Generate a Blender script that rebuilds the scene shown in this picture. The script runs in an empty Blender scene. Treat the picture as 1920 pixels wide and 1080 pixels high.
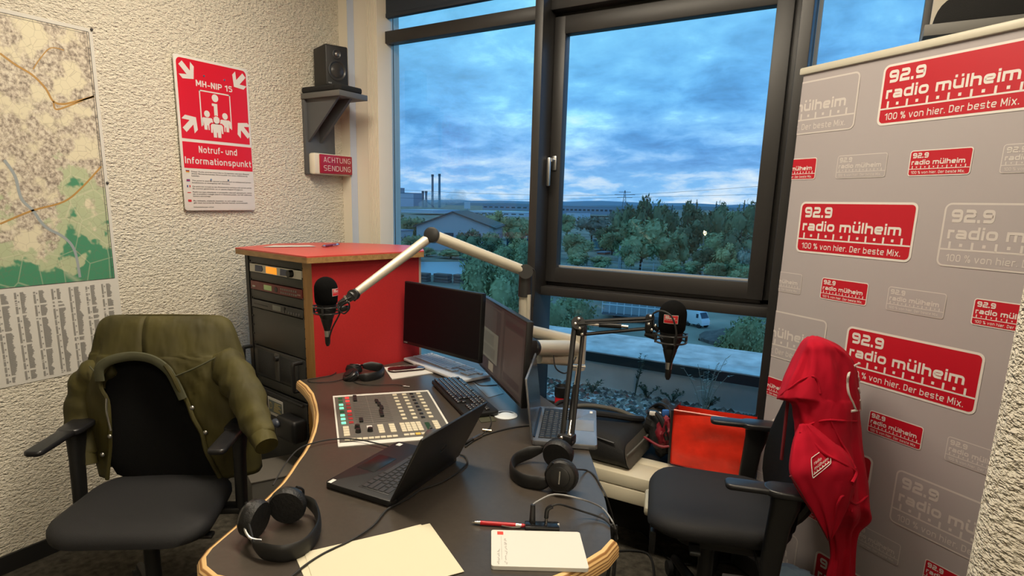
import bpy, bmesh, math, random
from mathutils import Vector as V, Matrix, noise, Euler
from math import sin, cos, pi, radians, sqrt, atan2, hypot

random.seed(11)
SC = bpy.context.scene
COL = SC.collection

# ---------------------------------------------------------------- camera
F, PX, PY = 1140.8835, 895.7233, 613.4131
RR = ((.84798191, .52980831, .01516032), (.11995976, -.16398309, -.97914208), (-.51627157, .8321134, -.20261037))
CAM = V((0, 0, 1.51))
cd = bpy.data.cameras.new('camera')
cd.sensor_width = 36
cd.lens = F / 1920 * 36
cd.shift_x = (960 - PX) / 1920
cd.shift_y = (PY - 540) / 1920
cd.clip_start = .05
cd.clip_end = 6000
cam = bpy.data.objects.new('camera', cd)
COL.objects.link(cam)
m3 = Matrix(((RR[0][0], -RR[1][0], -RR[2][0]), (RR[0][1], -RR[1][1], -RR[2][1]), (RR[0][2], -RR[1][2], -RR[2][2])))
cam.matrix_world = Matrix.Translation(CAM) @ m3.to_4x4()
SC.camera = cam


def lin(r, g, b, k=1.0):
    f = lambda c: (c / 255 / 12.92 if c / 255 <= .04045 else ((c / 255 + .055) / 1.055) ** 2.4) * k
    return (f(r), f(g), f(b), 1)


# ---------------------------------------------------------------- world: dusk sky with layered clouds
wd = bpy.data.worlds.new('dusk_sky')
SC.world = wd
wd.use_nodes = True
nt = wd.node_tree
nt.nodes.clear()


def N(t, typ, **kw):
    n = t.nodes.new(typ)
    for k, v in kw.items():
        if k.startswith('i_'):
            key = k[2:]
            n.inputs[int(key) if key.isdigit() else key.replace('_', ' ')].default_value = v
        else:
            setattr(n, k, v)
    return n


def ramp(t, stops, fac):
    n = t.nodes.new('ShaderNodeValToRGB')
    el = n.color_ramp.elements
    el[0].position, el[0].color = stops[0]
    el[1].position, el[1].color = stops[-1]
    for p, c in stops[1:-1]:
        e = el.new(p)
        e.color = c
    t.links.new(fac, n.inputs[0])
    return n.outputs[0]


def mathn(t, op, a, b=None, clamp=False):
    n = t.nodes.new('ShaderNodeMath')
    n.operation = op
    n.use_clamp = clamp
    for i, x in enumerate((a, b)):
        if x is None:
            continue
        if isinstance(x, (int, float)):
            n.inputs[i].default_value = x
        else:
            t.links.new(x, n.inputs[i])
    return n.outputs[0]


def mixc(t, fac, a, b):
    n = t.nodes.new('ShaderNodeMix')
    n.data_type = 'RGBA'
    for i, x in ((0, fac), (6, a), (7, b)):
        if isinstance(x, (int, float, tuple)):
            n.inputs[i].default_value = x
        else:
            t.links.new(x, n.inputs[i])
    return n.outputs[2]


tc = N(nt, 'ShaderNodeTexCoord')
sx = N(nt, 'ShaderNodeSeparateXYZ')
nt.links.new(tc.outputs['Generated'], sx.inputs[0])
zz = mathn(nt, 'ADD', mathn(nt, 'MAXIMUM', sx.outputs[2], 0.0), .26)
cu = mathn(nt, 'DIVIDE', sx.outputs[0], zz)
cv = mathn(nt, 'DIVIDE', sx.outputs[1], zz)
cb = N(nt, 'ShaderNodeCombineXYZ')
nt.links.new(cu, cb.inputs[0])
nt.links.new(cv, cb.inputs[1])
n1 = N(nt, 'ShaderNodeTexNoise', i_Scale=1.5, i_Detail=8.0, i_Roughness=.56, i_Distortion=.15)
n2 = N(nt, 'ShaderNodeTexNoise', i_Scale=5.5, i_Detail=6.0, i_Roughness=.62, i_Distortion=.3)
nt.links.new(cb.outputs[0], n1.inputs['Vector'])
nt.links.new(cb.outputs[0], n2.inputs['Vector'])
cl = mathn(nt, 'ADD', mathn(nt, 'MULTIPLY', n1.outputs['Fac'], .64), mathn(nt, 'MULTIPLY', n2.outputs['Fac'], .36))
clouds = ramp(nt, [(.36, lin(62, 112, 176)), (.44, lin(78, 142, 212)), (.50, lin(98, 170, 238)),
                   (.555, lin(116, 190, 248)), (.61, lin(150, 226, 255)), (.68, lin(200, 246, 255))], cl)
band = ramp(nt, [(.30, lin(92, 154, 222)), (.46, lin(128, 188, 240)), (.53, lin(190, 218, 244)), (.62, lin(236, 240, 244))], cl)
bf = ramp(nt, [(0.0, (1, 1, 1, 1)), (.035, (.9, .9, .9, 1)), (.085, (.25, .25, .25, 1)), (.15, (0, 0, 0, 1))], sx.outputs[2])
sky = mixc(nt, bf, clouds, band)
west = ramp(nt, [(.30, (1, 1, 1, 1)), (.72, (0, 0, 0, 1))], mathn(nt, 'ADD', mathn(nt, 'MULTIPLY', sx.outputs[0], .5), .5))
up = ramp(nt, [(.06, (0, 0, 0, 1)), (.30, (1, 1, 1, 1))], sx.outputs[2])
sky = mixc(nt, mathn(nt, 'MULTIPLY', mathn(nt, 'MULTIPLY', west, up), .5), sky, lin(140, 226, 250))
low = ramp(nt, [(.485, (0, 0, 0, 1)), (.498, (1, 1, 1, 1))], mathn(nt, 'ADD', mathn(nt, 'MULTIPLY', sx.outputs[2], .5), .5))
sky = mixc(nt, low, lin(60, 80, 90), sky)
bg = N(nt, 'ShaderNodeBackground', i_Strength=1.15)
nt.links.new(sky, bg.inputs[0])
wo = N(nt, 'ShaderNodeOutputWorld')
nt.links.new(bg.outputs[0], wo.inputs[0])
# ---------------------------------------------------------------- ceiling lamps of the room, plus an added rear fill


def lamp(name, loc, size, size_y, power, color=(1, .87, .68), rot=(0, 0, 0)):
    ld = bpy.data.lights.new(name, 'AREA')
    ld.shape = 'RECTANGLE'
    ld.size, ld.size_y = size, size_y
    ld.energy = power
    ld.color = color
    o = bpy.data.objects.new(name, ld)
    COL.objects.link(o)
    o.location = loc
    o.rotation_euler = rot
    return o


lamp('ceiling_and_fill_lamp', (-1.35, 1.45, 2.97), 1.3, .35, 52)
lamp('ceiling_and_fill_lamp', (-.35, 1.5, 2.97), 1.1, .35, 27)
lamp('ceiling_and_fill_lamp', (1.1, -.8, 2.97), 1.3, .6, 56)  # added fill behind the camera, brightens the fronts of the desk items
SC.view_settings.view_transform = 'Standard'
SC.view_settings.look = 'None'
SC.view_settings.exposure = 0.0
SC.view_settings.gamma = 1.0
SC.view_settings.use_curve_mapping = False
SC.cycles.use_denoising = True
SC.cycles.max_bounces = 8
SC.cycles.transparent_max_bounces = 24

# ---------------------------------------------------------------- picture point -> point of the place


def ray(px, py):
    a, b = (px - PX) / F, (py - PY) / F
    return V([RR[0][i] * a + RR[1][i] * b + RR[2][i] for i in range(3)])


def onx(px, py, x):
    r = ray(px, py)
    return CAM + r * (x / r.x)


def ony(px, py, y):
    r = ray(px, py)
    return CAM + r * (y / r.y)


def onz(px, py, z):
    r = ray(px, py)
    return CAM + r * ((z - CAM.z) / r.z)


def dep(px, py, d):
    return CAM + ray(px, py) * d


# ---------------------------------------------------------------- materials
MATS = {}


def mat(name, col, rough=.6, metal=0., bump=0., bscale=80., var=0., vscale=12., spec=.5, emit=None, estr=1., coat=0., sheen=0., detail=4., bstretch=None, bdist=.01):
    if name in MATS:
        return MATS[name]
    m = bpy.data.materials.new(name)
    m.use_nodes = True
    t = m.node_tree
    b = t.nodes['Principled BSDF']
    b.inputs['Base Color'].default_value = col
    b.inputs['Roughness'].default_value = rough
    b.inputs['Metallic'].default_value = metal
    b.inputs['Specular IOR Level'].default_value = spec
    b.inputs['Coat Weight'].default_value = coat
    b.inputs['Sheen Weight'].default_value = sheen
    if emit:
        b.inputs['Emission Color'].default_value = emit
        b.inputs['Emission Strength'].default_value = estr
    c = t.nodes.new('ShaderNodeTexCoord')
    if var > 0:
        nz = N(t, 'ShaderNodeTexNoise', i_Scale=vscale, i_Detail=detail)
        t.links.new(c.outputs['Object'], nz.inputs['Vector'])
        lo = tuple(x * (1 - var) for x in col[:3]) + (1,)
        hi = tuple(min(1, x * (1 + var)) for x in col[:3]) + (1,)
        t.links.new(ramp(t, [(.3, lo), (.7, hi)], nz.outputs['Fac']), b.inputs['Base Color'])
    if bump > 0:
        nb = N(t, 'ShaderNodeTexNoise', i_Scale=bscale, i_Detail=detail, i_Roughness=.6)
        if bstretch:
            mp = N(t, 'ShaderNodeMapping')
            mp.inputs['Scale'].default_value = bstretch
            t.links.new(c.outputs['Object'], mp.inputs[0])
            t.links.new(mp.outputs[0], nb.inputs['Vector'])
        else:
            t.links.new(c.outputs['Object'], nb.inputs['Vector'])
        bp = N(t, 'ShaderNodeBump', i_Strength=bump, i_Distance=bdist)
        t.links.new(nb.outputs['Fac'], bp.inputs['Height'])
        t.links.new(bp.outputs[0], b.inputs['Normal'])
    MATS[name] = m
    return m


def glass_mat(name, tint=(1, 1, 1, 1), refl=1.0):
    m = bpy.data.materials.new(name)
    m.use_nodes = True
    t = m.node_tree
    t.nodes.clear()
    tr = N(t, 'ShaderNodeBsdfTransparent')
    tr.inputs[0].default_value = tint
    gl = N(t, 'ShaderNodeBsdfGlossy')
    gl.inputs['Roughness'].default_value = .01
    fr = N(t, 'ShaderNodeFresnel', i_IOR=1.45)
    mx = N(t, 'ShaderNodeMixShader')
    t.links.new(mathn(t, 'MULTIPLY', fr.outputs[0], refl), mx.inputs[0])
    t.links.new(tr.outputs[0], mx.inputs[1])
    t.links.new(gl.outputs[0], mx.inputs[2])
    o = N(t, 'ShaderNodeOutputMaterial')
    t.links.new(mx.outputs[0], o.inputs[0])
    return m


def wood_mat(name, c1, c2, scale=6., stretch=(1, 14, 14), rough=.45):
    m = bpy.data.materials.new(name)
    m.use_nodes = True
    t = m.node_tree
    b = t.nodes['Principled BSDF']
    b.inputs['Roughness'].default_value = rough
    c = N(t, 'ShaderNodeTexCoord')
    mp = N(t, 'ShaderNodeMapping')
    mp.inputs['Scale'].default_value = stretch
    t.links.new(c.outputs['Object'], mp.inputs[0])
    nz = N(t, 'ShaderNodeTexNoise', i_Scale=scale, i_Detail=6., i_Roughness=.6, i_Distortion=.4)
    t.links.new(mp.outputs[0], nz.inputs['Vector'])
    t.links.new(ramp(t, [(.3, c1), (.7, c2)], nz.outputs['Fac']), b.inputs['Base Color'])
    return m


# ---------------------------------------------------------------- mesh collecting
_txt = {}


def text_mesh(s, bold=0., space=1.):
    k = (s, bold, space)
    if k not in _txt:
        cu_ = bpy.data.curves.new('lettering', 'FONT')
        cu_.body = s
        cu_.size = 1.
        cu_.offset = bold
        cu_.space_character = space
        cu_.resolution_u = 3
        o = bpy.data.objects.new('lettering', cu_)
        COL.objects.link(o)
        dg = bpy.context.evaluated_depsgraph_get()
        me = bpy.data.meshes.new_from_object(o.evaluated_get(dg))
        vs = [v.co.copy() for v in me.vertices]
        fs = [tuple(p.vertices) for p in me.polygons]
        bpy.data.objects.remove(o)
        bpy.data.curves.remove(cu_)
        bpy.data.meshes.remove(me)
        _txt[k] = (vs, fs)
    return _txt[k]


def catmull(pts, n=6, closed=False):
    pts = [V(p) for p in pts]
    if len(pts) < 3:
        return pts
    out = []
    L = len(pts)
    rng = range(L if closed else L - 1)
    for i in rng:
        g = (lambda j: pts[j % L]) if closed else (lambda j: pts[min(max(j, 0), L - 1)])
        p0, p1, p2, p3 = g(i - 1), g(i), g(i + 1), g(i + 2)
        for k in range(n):
            t = k / n
            out.append(.5 * ((2 * p1) + (p2 - p0) * t + (2 * p0 - 5 * p1 + 4 * p2 - p3) * t * t + (3 * p1 - p0 - 3 * p2 + p3) * t ** 3))
    if not closed:
        out.append(pts[-1])
    return out


def rr(w, h, r, n=5, cx=0, cy=0):
    out = []
    for sx_, sy_, a0 in ((1, 1, 0), (-1, 1, 90), (-1, -1, 180), (1, -1, 270)):
        for k in range(n + 1):
            a = radians(a0 + 90 * k / n)
            out.append((cx + sx_ * (w / 2 - r) + r * cos(a), cy + sy_ * (h / 2 - r) + r * sin(a)))
    return out


def frame_to(p0, p1):
    d = (V(p1) - V(p0))
    q = d.to_track_quat('Z', 'Y')
    return Matrix.Translation(p0) @ q.to_matrix().to_4x4(), d.length


def round_path(pts, r, closed):
    pts = [V((p[0], p[1])) for p in pts]
    if r <= 0 or len(pts) < 3:
        return pts
    out = []
    L = len(pts)
    for i in range(L):
        if not closed and i in (0, L - 1):
            out.append(pts[i])
            continue
        a, b, c = pts[i - 1], pts[i], pts[(i + 1) % L]
        q = min(r, (a - b).length * .5, (c - b).length * .5)
        p0, p1 = b + (a - b).normalized() * q, b + (c - b).normalized() * q
        for k in range(6):
            u = k / 5
            out.append((1 - u) ** 2 * p0 + 2 * u * (1 - u) * b + u * u * p1)
    return out


def glyph(ch, t, xh, wd):
    """centre lines of a letter: advance width and strokes (points, closed, rounded)"""
    h = t / 2
    l, r, c, b, T, X = h, wd - h, wd / 2, h, 1 - h, xh - h
    m, mx, d = .5, (b + X) / 2, t * .98
    S = lambda *p: (p, False, True)
    Z = lambda *p: (p, False, False)
    dot = lambda x, y: Z((x - d / 2, y), (x + d / 2, y))
    g = {'a': [S((l, X), (r, X), (r, 0)), S((r, b), (l, b), (l, mx), (r, mx))], 'b': [Z((l, 0), (l, 1)), S((l, b), (r, b), (r, X), (l, X))],
         'd': [Z((r, 0), (r, 1)), S((r, b), (l, b), (l, X), (r, X))], 'e': [S((l, mx), (r, mx), (r, X), (l, X), (l, b), (r, b))], 'h': [Z((l, 0), (l, 1)), S((l, X), (r, X), (r, 0))],
         'n': [Z((l, 0), (l, xh)), S((l, X), (r, X), (r, 0))], 'o': [(((l, b), (r, b), (r, X), (l, X)), True, True)], 'u': [S((l, xh), (l, b), (r, b)), Z((r, 0), (r, xh))],
         's': [S((r, X), (l, X), (l, mx), (r, mx), (r, b), (l, b))], 'v': [Z((l, xh), (c, 0)), Z((r, xh), (c, 0))], 'x': [Z((l, 0), (r, xh)), Z((r, 0), (l, xh))],
         'p': [Z((l, -.28), (l, xh)), S((l, b), (r, b), (r, X), (l, X))], 'k': [Z((l, 0), (l, 1)), Z((l, mx), (r, xh)), Z((l + t, mx), (r, 0))],
         'C': [S((r, T), (l, T), (l, b), (r, b))], 'D': [Z((l, 0), (l, 1)), S((l, b), (r, b), (r, T), (l, T))], 'E': [Z((l, 0), (l, 1)), Z((l, T), (r, T)), Z((l, m), (r, m)), Z((l, b), (r, b))],
         'G': [S((r, T), (l, T), (l, b), (r, b), (r, m), (c, m))], 'H': [Z((l, 0), (l, 1)), Z((r, 0), (r, 1)), Z((l, m), (r, m))], 'N': [Z((l, 0), (l, 1)), Z((r, 0), (r, 1)), Z((l, 1), (r, 0))],
         'P': [Z((l, 0), (l, 1)), S((l, T), (r, T), (r, m - .05), (l, m - .05))], 'S': [S((r, T), (l, T), (l, m), (r, m), (r, b), (l, b))], 'T': [Z((0, T), (wd, T)), Z((c, 0), (c, 1))],
         'U': [S((l, 1), (l, b), (r, b), (r, 1))], 'A': [Z((l, 0), (c, 1)), Z((r, 0), (c, 1)), Z((l + .12, .3), (r - .12, .3))], '0': [(((l, b), (r, b), (r, T), (l, T)), True, True)],
         '2': [S((l, T), (r, T), (r, m), (l, m), (l, b)), Z((l - h, b), (r + h, b))], '9': [S((r, m), (l, m), (l, T), (r, T), (r, b), (l, b))], '5': [S((r, T), (l, T), (l, m + .06), (r, m + .06), (r, b), (l, b))]}
    if ch in g:
        return wd, g[ch]
    if ch == '\u00fc':
        return wd, g['u'] + [dot(l + .08, xh + t * 1.1), dot(r - .08, xh + t * 1.1)]
    if ch == 'm':
        w2 = wd * 1.5
        return w2, [Z((h, 0), (h, xh)), S((h, X), (w2 - h, X), (w2 - h, 0)), Z((w2 / 2, 0), (w2 / 2, X))]
    if ch == 'M':
        w2 = wd * 1.25
        return w2, [Z((h, 0), (h, 1)), Z((w2 - h, 0), (w2 - h, 1)), Z((h, 1), (w2 / 2, .25)), Z((w2 - h, 1), (w2 / 2, .25))]
    n_ = wd * .62
    if ch == 'r':
        return n_, [Z((l, 0), (l, xh)), Z((l, X), (n_, X))]
    if ch == 't':
        return n_, [S((l + .06, .95), (l + .06, b), (n_, b)), Z((0, X), (n_, X))]
    if ch == 'f':
        return n_, [S((l + .06, 0), (l + .06, T), (n_ + .02, T)), Z((0, X), (n_, X))]
    if ch == 'i':
        return t, [Z((h, 0), (h, xh)), Z((h, 1 - t * .9), (h, 1.0))]
    if ch in 'lI':
        return t, [Z((h, 0), (h, 1))]
    if ch == '1':
        return n_, [Z((n_ - h, 0), (n_ - h, 1)), Z((0, .72), (n_ - h, T))]
    if ch == '-':
        return n_, [Z((0, .36), (n_, .36))]
    if ch == '.':
        return t * 1.05, [Z((h, 0), (h, t))]
    if ch == '%':
        w2 = wd * 1.25
        q = wd * .42
        return w2, [(((h * .7, .62), (q, .62), (q, T), (h * .7, T)), True, True), (((w2 - q, b * .8), (w2 - h * .7, b * .8), (w2 - h * .7, .40), (w2 - q, .40)), True, True), Z((w2 * .3, 0), (w2 * .72, 1))]
    return wd, []


class MB:
    def __init__(s, M=None):
        s.v, s.f, s.m, s.mi, s.M = [], [], [], 0, M

    def add(s, vs, fs, M=None):
        n = len(s.v)
        if M is not None:
            vs = [M @ V(p) for p in vs]
        if s.M is not None:
            vs = [s.M @ V(p) for p in vs]
        s.v += [tuple(p) for p in vs]
        s.f += [tuple(i + n for i in f) for f in fs]
        s.m += [s.mi] * len(fs)
        return s

    def _bm(s, bm, M=None):
        bm.verts.index_update()
        s.add([v.co.copy() for v in bm.verts], [tuple(v.index for v in f.verts) for f in bm.faces], M)
        bm.free()
        return s

    def box(s, c, size, rot=0, bev=0, seg=2, M=None):
        bm = bmesh.new()
        bmesh.ops.create_cube(bm, size=1)
        for v in bm.verts:
            v.co = V((v.co.x * size[0], v.co.y * size[1], v.co.z * size[2]))
        if bev > 0:
            bmesh.ops.bevel(bm, geom=list(bm.edges), offset=min(bev, min(size) * .49), segments=seg, profile=.5, affect='EDGES')
        R = rot if isinstance(rot, Matrix) else Matrix.Rotation(rot, 4, 'Z')
        T = Matrix.Translation(c) @ R.to_4x4()
        return s._bm(bm, (M @ T) if M is not None else T)

    def span(s, a, b, bev=0, M=None):
        return s.box([(a[i] + b[i]) / 2 for i in range(3)], [abs(b[i] - a[i]) for i in range(3)], bev=bev, M=M)

    def cyl(s, p0, p1, r0, r1=None, n=20, M=None):
        r1 = r0 if r1 is None else r1
        T, L = frame_to(p0, p1)
        vs, fs = [], []
        for z, r in ((0, r0), (L, r1)):
            vs += [(r * cos(2 * pi * k / n), r * sin(2 * pi * k / n), z) for k in range(n)]
        fs += [(k, (k + 1) % n, n + (k + 1) % n, n + k) for k in range(n)]
        fs += [tuple(range(n - 1, -1, -1)), tuple(range(n, 2 * n))]
        return s.add(vs, fs, (M @ T) if M is not None else T)

    def tube(s, pts, r, n=8, sub=6, closed=False, M=None, raw=False):
        P = [V(p) for p in pts] if raw else catmull(pts, sub, closed)
        L = len(P)
        rad = (lambda i: r) if not isinstance(r, (list, tuple)) else (lambda i: r[0] + (r[-1] - r[0]) * i / (L - 1) if len(r) == 2 else
                                                                       r[min(int(i / (L - 1) * (len(r) - 1)), len(r) - 2)] * (1 - (i / (L - 1) * (len(r) - 1)) % 1 if i < L - 1 else 0)
                                                                       + r[min(int(i / (L - 1) * (len(r) - 1)) + 1, len(r) - 1)] * ((i / (L - 1) * (len(r) - 1)) % 1 if i < L - 1 else 1))
        nrm = None
        vs, fs = [], []
        for i in range(L):
            a = P[(i - 1) % L] if closed else P[max(i - 1, 0)]
            b = P[(i + 1) % L] if closed else P[min(i + 1, L - 1)]
            t = (b - a).normalized()
            if nrm is None:
                nrm = t.orthogonal().normalized()
            nrm = (nrm - t * nrm.dot(t)).normalized()
            bn = t.cross(nrm)
            for k in range(n):
                a_ = 2 * pi * k / n
                vs.append(P[i] + (nrm * cos(a_) + bn * sin(a_)) * rad(i))
        for i in range(L if closed else L - 1):
            j = (i + 1) % L
            fs += [(i * n + k, i * n + (k + 1) % n, j * n + (k + 1) % n, j * n + k) for k in range(n)]
        if not closed:
            fs += [tuple(range(n - 1, -1, -1)), tuple(range((L - 1) * n, L * n))]
        return s.add(vs, fs, M)

    def sph(s, c, r, nu=20, nv=12, M=None, fn=None):
        r = (r, r, r) if isinstance(r, (int, float)) else r
        vs, fs = [], []
        for j in range(nv + 1):
            th = pi * j / nv
            for i in range(nu):
                ph = 2 * pi * i / nu
                p = V((sin(th) * cos(ph), sin(th) * sin(ph), cos(th)))
                if fn:
                    p = fn(p)
                vs.append((c[0] + p.x * r[0], c[1] + p.y * r[1], c[2] + p.z * r[2]))
        for j in range(nv):
            for i in range(nu):
                fs.append((j * nu + i, (j + 1) * nu + i, (j + 1) * nu + (i + 1) % nu, j * nu + (i + 1) % nu))
        return s.add(vs, fs, M)

    def prism(s, poly, z0, z1, bev=0, seg=2, M=None):
        bm = bmesh.new()
        lo = [bm.verts.new((p[0], p[1], z0)) for p in poly]
        hi = [bm.verts.new((p[0], p[1], z1)) for p in poly]
        n = len(poly)
        bm.faces.new(list(reversed(lo)))
        top = bm.faces.new(hi)
        for k in range(n):
            bm.faces.new((lo[k], lo[(k + 1) % n], hi[(k + 1) % n], hi[k]))
        bmesh.ops.recalc_face_normals(bm, faces=list(bm.faces))
        if bev > 0:
            eds = [e for e in bm.edges if all(v in set(hi) for v in e.verts) or all(v in set(lo) for v in e.verts)]
            bmesh.ops.bevel(bm, geom=eds, offset=bev, segments=seg, profile=.5, affect='EDGES')
        return s._bm(bm, M)

    def lathe(s, prof, n=24, M=None):
        vs, fs = [], []
        for r, z in prof:
            vs += [(r * cos(2 * pi * k / n), r * sin(2 * pi * k / n), z) for k in range(n)]
        for j in range(len(prof) - 1):
            fs += [(j * n + k, j * n + (k + 1) % n, (j + 1) * n + (k + 1) % n, (j + 1) * n + k) for k in range(n)]
        fs += [tuple(range(n - 1, -1, -1)), tuple(range((len(prof) - 1) * n, len(prof) * n))]
        return s.add(vs, fs, M)

    def loft(s, rows, closed=True, caps=True, M=None):
        n = len(rows[0])
        vs = [p for r in rows for p in r]
        fs = []
        for j in range(len(rows) - 1):
            for k in range(n if closed else n - 1):
                fs.append((j * n + k, j * n + (k + 1) % n, (j + 1) * n + (k + 1) % n, (j + 1) * n + k))
        if closed and caps:
            fs += [tuple(range(n - 1, -1, -1)), tuple(range((len(rows) - 1) * n, len(rows) * n))]
        return s.add(vs, fs, M)

    def quad(s, *pts, M=None):
        return s.add(pts, [tuple(range(len(pts)))], M)

    def strip(s, pts, w, M=None, z=0):
        """flat ribbon along a 2D line"""
        P = [V((p[0], p[1], 0)) for p in pts]
        vs = []
        for i in range(len(P)):
            t = (P[min(i + 1, len(P) - 1)] - P[max(i - 1, 0)]).normalized()
            nn = V((-t.y, t.x, 0)) * w / 2
            vs += [P[i] + nn + V((0, 0, z)), P[i] - nn + V((0, 0, z))]
        return s.add(vs, [(2 * i, 2 * i + 1, 2 * i + 3, 2 * i + 2) for i in range(len(P) - 1)], M)

    def text(s, txt, x, y, w, caph, M=None, bold=0., ext=0., z=0., center=False):
        """flat lettering: baseline start (x,y), total width w, capital height caph"""
        vs, fs = text_mesh(txt, bold)
        hv, _ = text_mesh('H', bold)
        ch = max(p.y for p in hv)
        x0, x1 = min(p.x for p in vs), max(p.x for p in vs)
        kx = w / (x1 - x0) if w else caph / ch
        ky = caph / ch
        ox = x - (w / 2 if center else 0)
        return s.add([(ox + (p.x - x0) * kx, y + p.y * ky, z) for p in vs], fs, M)

    def stroke(s, txt, x, y, w, caph, M=None, t=.17, rad=.2, gap=.16, z=0., xh=.72, wide=.72, center=False):
        """lettering made of even strokes with rounded corners; baseline start (x, y), total width w, capital height caph"""
        GL, pen_x = [], 0.
        h = t / 2
        for ch in txt:
            if ch == ' ':
                pen_x += wide * .55
                continue
            wd, st = glyph(ch, t, xh, wide)
            GL.append((pen_x, st))
            pen_x += wd + gap
        tot = pen_x - gap
        kx = (w / tot) if w else caph
        ox = x - (tot * kx / 2 if center else 0)
        n = 0
        for gx, st in GL:
            for pts, closed, rnd_ in st:
                P = round_path(pts, rad if rnd_ else 0, closed)
                L = len(P)
                vs = []
                for i in range(L):
                    a = P[(i - 1) % L] if (closed or i > 0) else P[i]
                    b = P[(i + 1) % L] if (closed or i < L - 1) else P[i]
                    d1 = (P[i] - a).normalized() if (P[i] - a).length > 1e-9 else (b - P[i]).normalized()
                    d2 = (b - P[i]).normalized() if (b - P[i]).length > 1e-9 else d1
                    tg = (d1 + d2).normalized()
                    nn = V((-tg.y, tg.x))
                    m_ = h / max(.5, nn.dot(V((-d1.y, d1.x))))
                    vs += [P[i] + nn * m_, P[i] - nn * m_]
                fs = [(2 * i, 2 * i + 1, 2 * ((i + 1) % L) + 1, 2 * ((i + 1) % L)) for i in range(L if closed else L - 1)]
                n += 1
                s.add([(ox + (gx + p.x) * kx, y + p.y * caph, z + (n % 3) * .00012) for p in vs], fs, M)
        return s

    def build(s, name, mats, parent=None, world=False, sharp=35, M=None):
        me = bpy.data.meshes.new(name)
        vs = s.v
        o = bpy.data.objects.new(name, me)
        if parent is not None and world:
            inv = Matrix.Translation(-V(parent.location)) if parent.parent is None else Matrix.Translation(-V(parent.parent.location))
            vs = [tuple(inv @ V(p)) for p in vs]
        me.from_pydata(vs, [], s.f)
        mats = mats if isinstance(mats, (list, tuple)) else [mats]
        for m_ in mats:
            me.materials.append(m_)
        me.polygons.foreach_set('material_index', [min(i, len(mats) - 1) for i in s.m])
        me.polygons.foreach_set('use_smooth', [True] * len(s.f))
        me.validate(clean_customdata=False)
        me.update()
        me.set_sharp_from_angle(angle=radians(sharp))
        COL.objects.link(o)
        if parent is not None:
            o.parent = parent
        if M is not None:
            o.matrix_world = M
        return o


def thing(name, label, cat, loc=(0, 0, 0), rotz=0., group=None, kind=None, rot=None):
    o = bpy.data.objects.new(name, None)
    o.empty_display_size = .05
    COL.objects.link(o)
    o.location = loc
    o.rotation_euler = rot if rot is not None else (0, 0, rotz)
    return tag(o, label, cat, group, kind)


def tag(o, label=None, cat=None, group=None, kind=None):
    if label:
        o['label'] = label
    if cat:
        o['category'] = cat
    if group:
        o['group'] = group
    if kind:
        o['kind'] = kind
    return o


def copy_tree(o, parent=None):
    c = o.copy()
    COL.objects.link(c)
    if parent is not None:
        c.parent = parent
    for ch in list(o.children):
        copy_tree(ch, c)
    return c


def struct(name, mb, m, label=None, cat=None, **k):
    o = mb.build(name, m, **k)
    return tag(o, label, cat, None, 'structure')

# ================================================================= ROOM SHELL
WX = -2.79
M_wall = mat('plaster', (.76, .705, .585, 1), .85, bump=1.0, bscale=60, detail=2.5, bstretch=(1, 1, 2.0), bdist=.022)
M_smooth = mat('cream_paint', (.76, .70, .58, 1), .6)
M_carpet = mat('carpet', (.075, .068, .054, 1), .95, bump=.6, bscale=240, var=.45, vscale=30, spec=.1)
M_dark = mat('black_trim', (.012, .012, .012, 1), .5)
M_alu = mat('brown_grey_aluminium', (.026, .0245, .0235, 1), .42, var=.1, vscale=4)
M_ceil = mat('ceiling_paint', (.8, .78, .72, 1), .9)
M_glass = glass_mat('window_glass', (.95, .97, .97, 1), 1.5)
M_black = mat('black_plastic', (.007, .007, .0075, 1), .45)
M_blackg = mat('black_gloss', (.008, .008, .009, 1), .18)
M_rubber = mat('rubber', (.01, .01, .01, 1), .7)
M_chrome = mat('chrome', (.75, .73, .70, 1), .18, 1.)
M_silver = mat('satin_silver', (.55, .55, .54, 1), .35, 1.)
M_white = mat('white_plastic', (.72, .71, .68, 1), .4)

struct('floor', MB().span((-3.0, -2.0, -.1), (2.7, 3.1, 0)), M_carpet, 'dark grey carpet floor', 'floor')
struct('ceiling', MB().span((-3.0, -2.0, 3.0), (2.7, 3.2, 3.1)), M_ceil, 'plain light ceiling of the room', 'ceiling')
struct('wall_left', MB().span((WX - .15, -2.0, 0), (WX, 2.87, 3.0)), M_wall, 'left wall in coarse cream plaster', 'wall')
struct('wall_back', MB().span((-3.0, -2.1, 0), (2.7, -2.0, 3.0)), M_wall, 'rear wall of the room', 'wall')
struct('baseboard_left', MB().span((WX, -2.0, 0), (WX + .012, 2.55, .075)), M_dark, 'black baseboard along the left wall', 'baseboard')
# wall end on the right: plaster slab with a rounded end, close to the viewer
q = [(.341 + .12 * cos(radians(a)), 1.22 + .12 * sin(radians(a))) for a in range(90, 271, 10)] + [(2.7, 1.10), (2.7, 1.34)]
struct('wall_right', MB().prism(q, 0, 3.0), M_wall, 'white plastered wall end with rounded edge at the right', 'wall')
struct('wall_far_right', MB().span((2.6, -2.0, 0), (2.7, 1.10, 3.0)).span((1.9, 1.34, 0), (2.0, 3.1, 3.0)), M_wall, 'plastered wall at the far right', 'wall')
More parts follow.
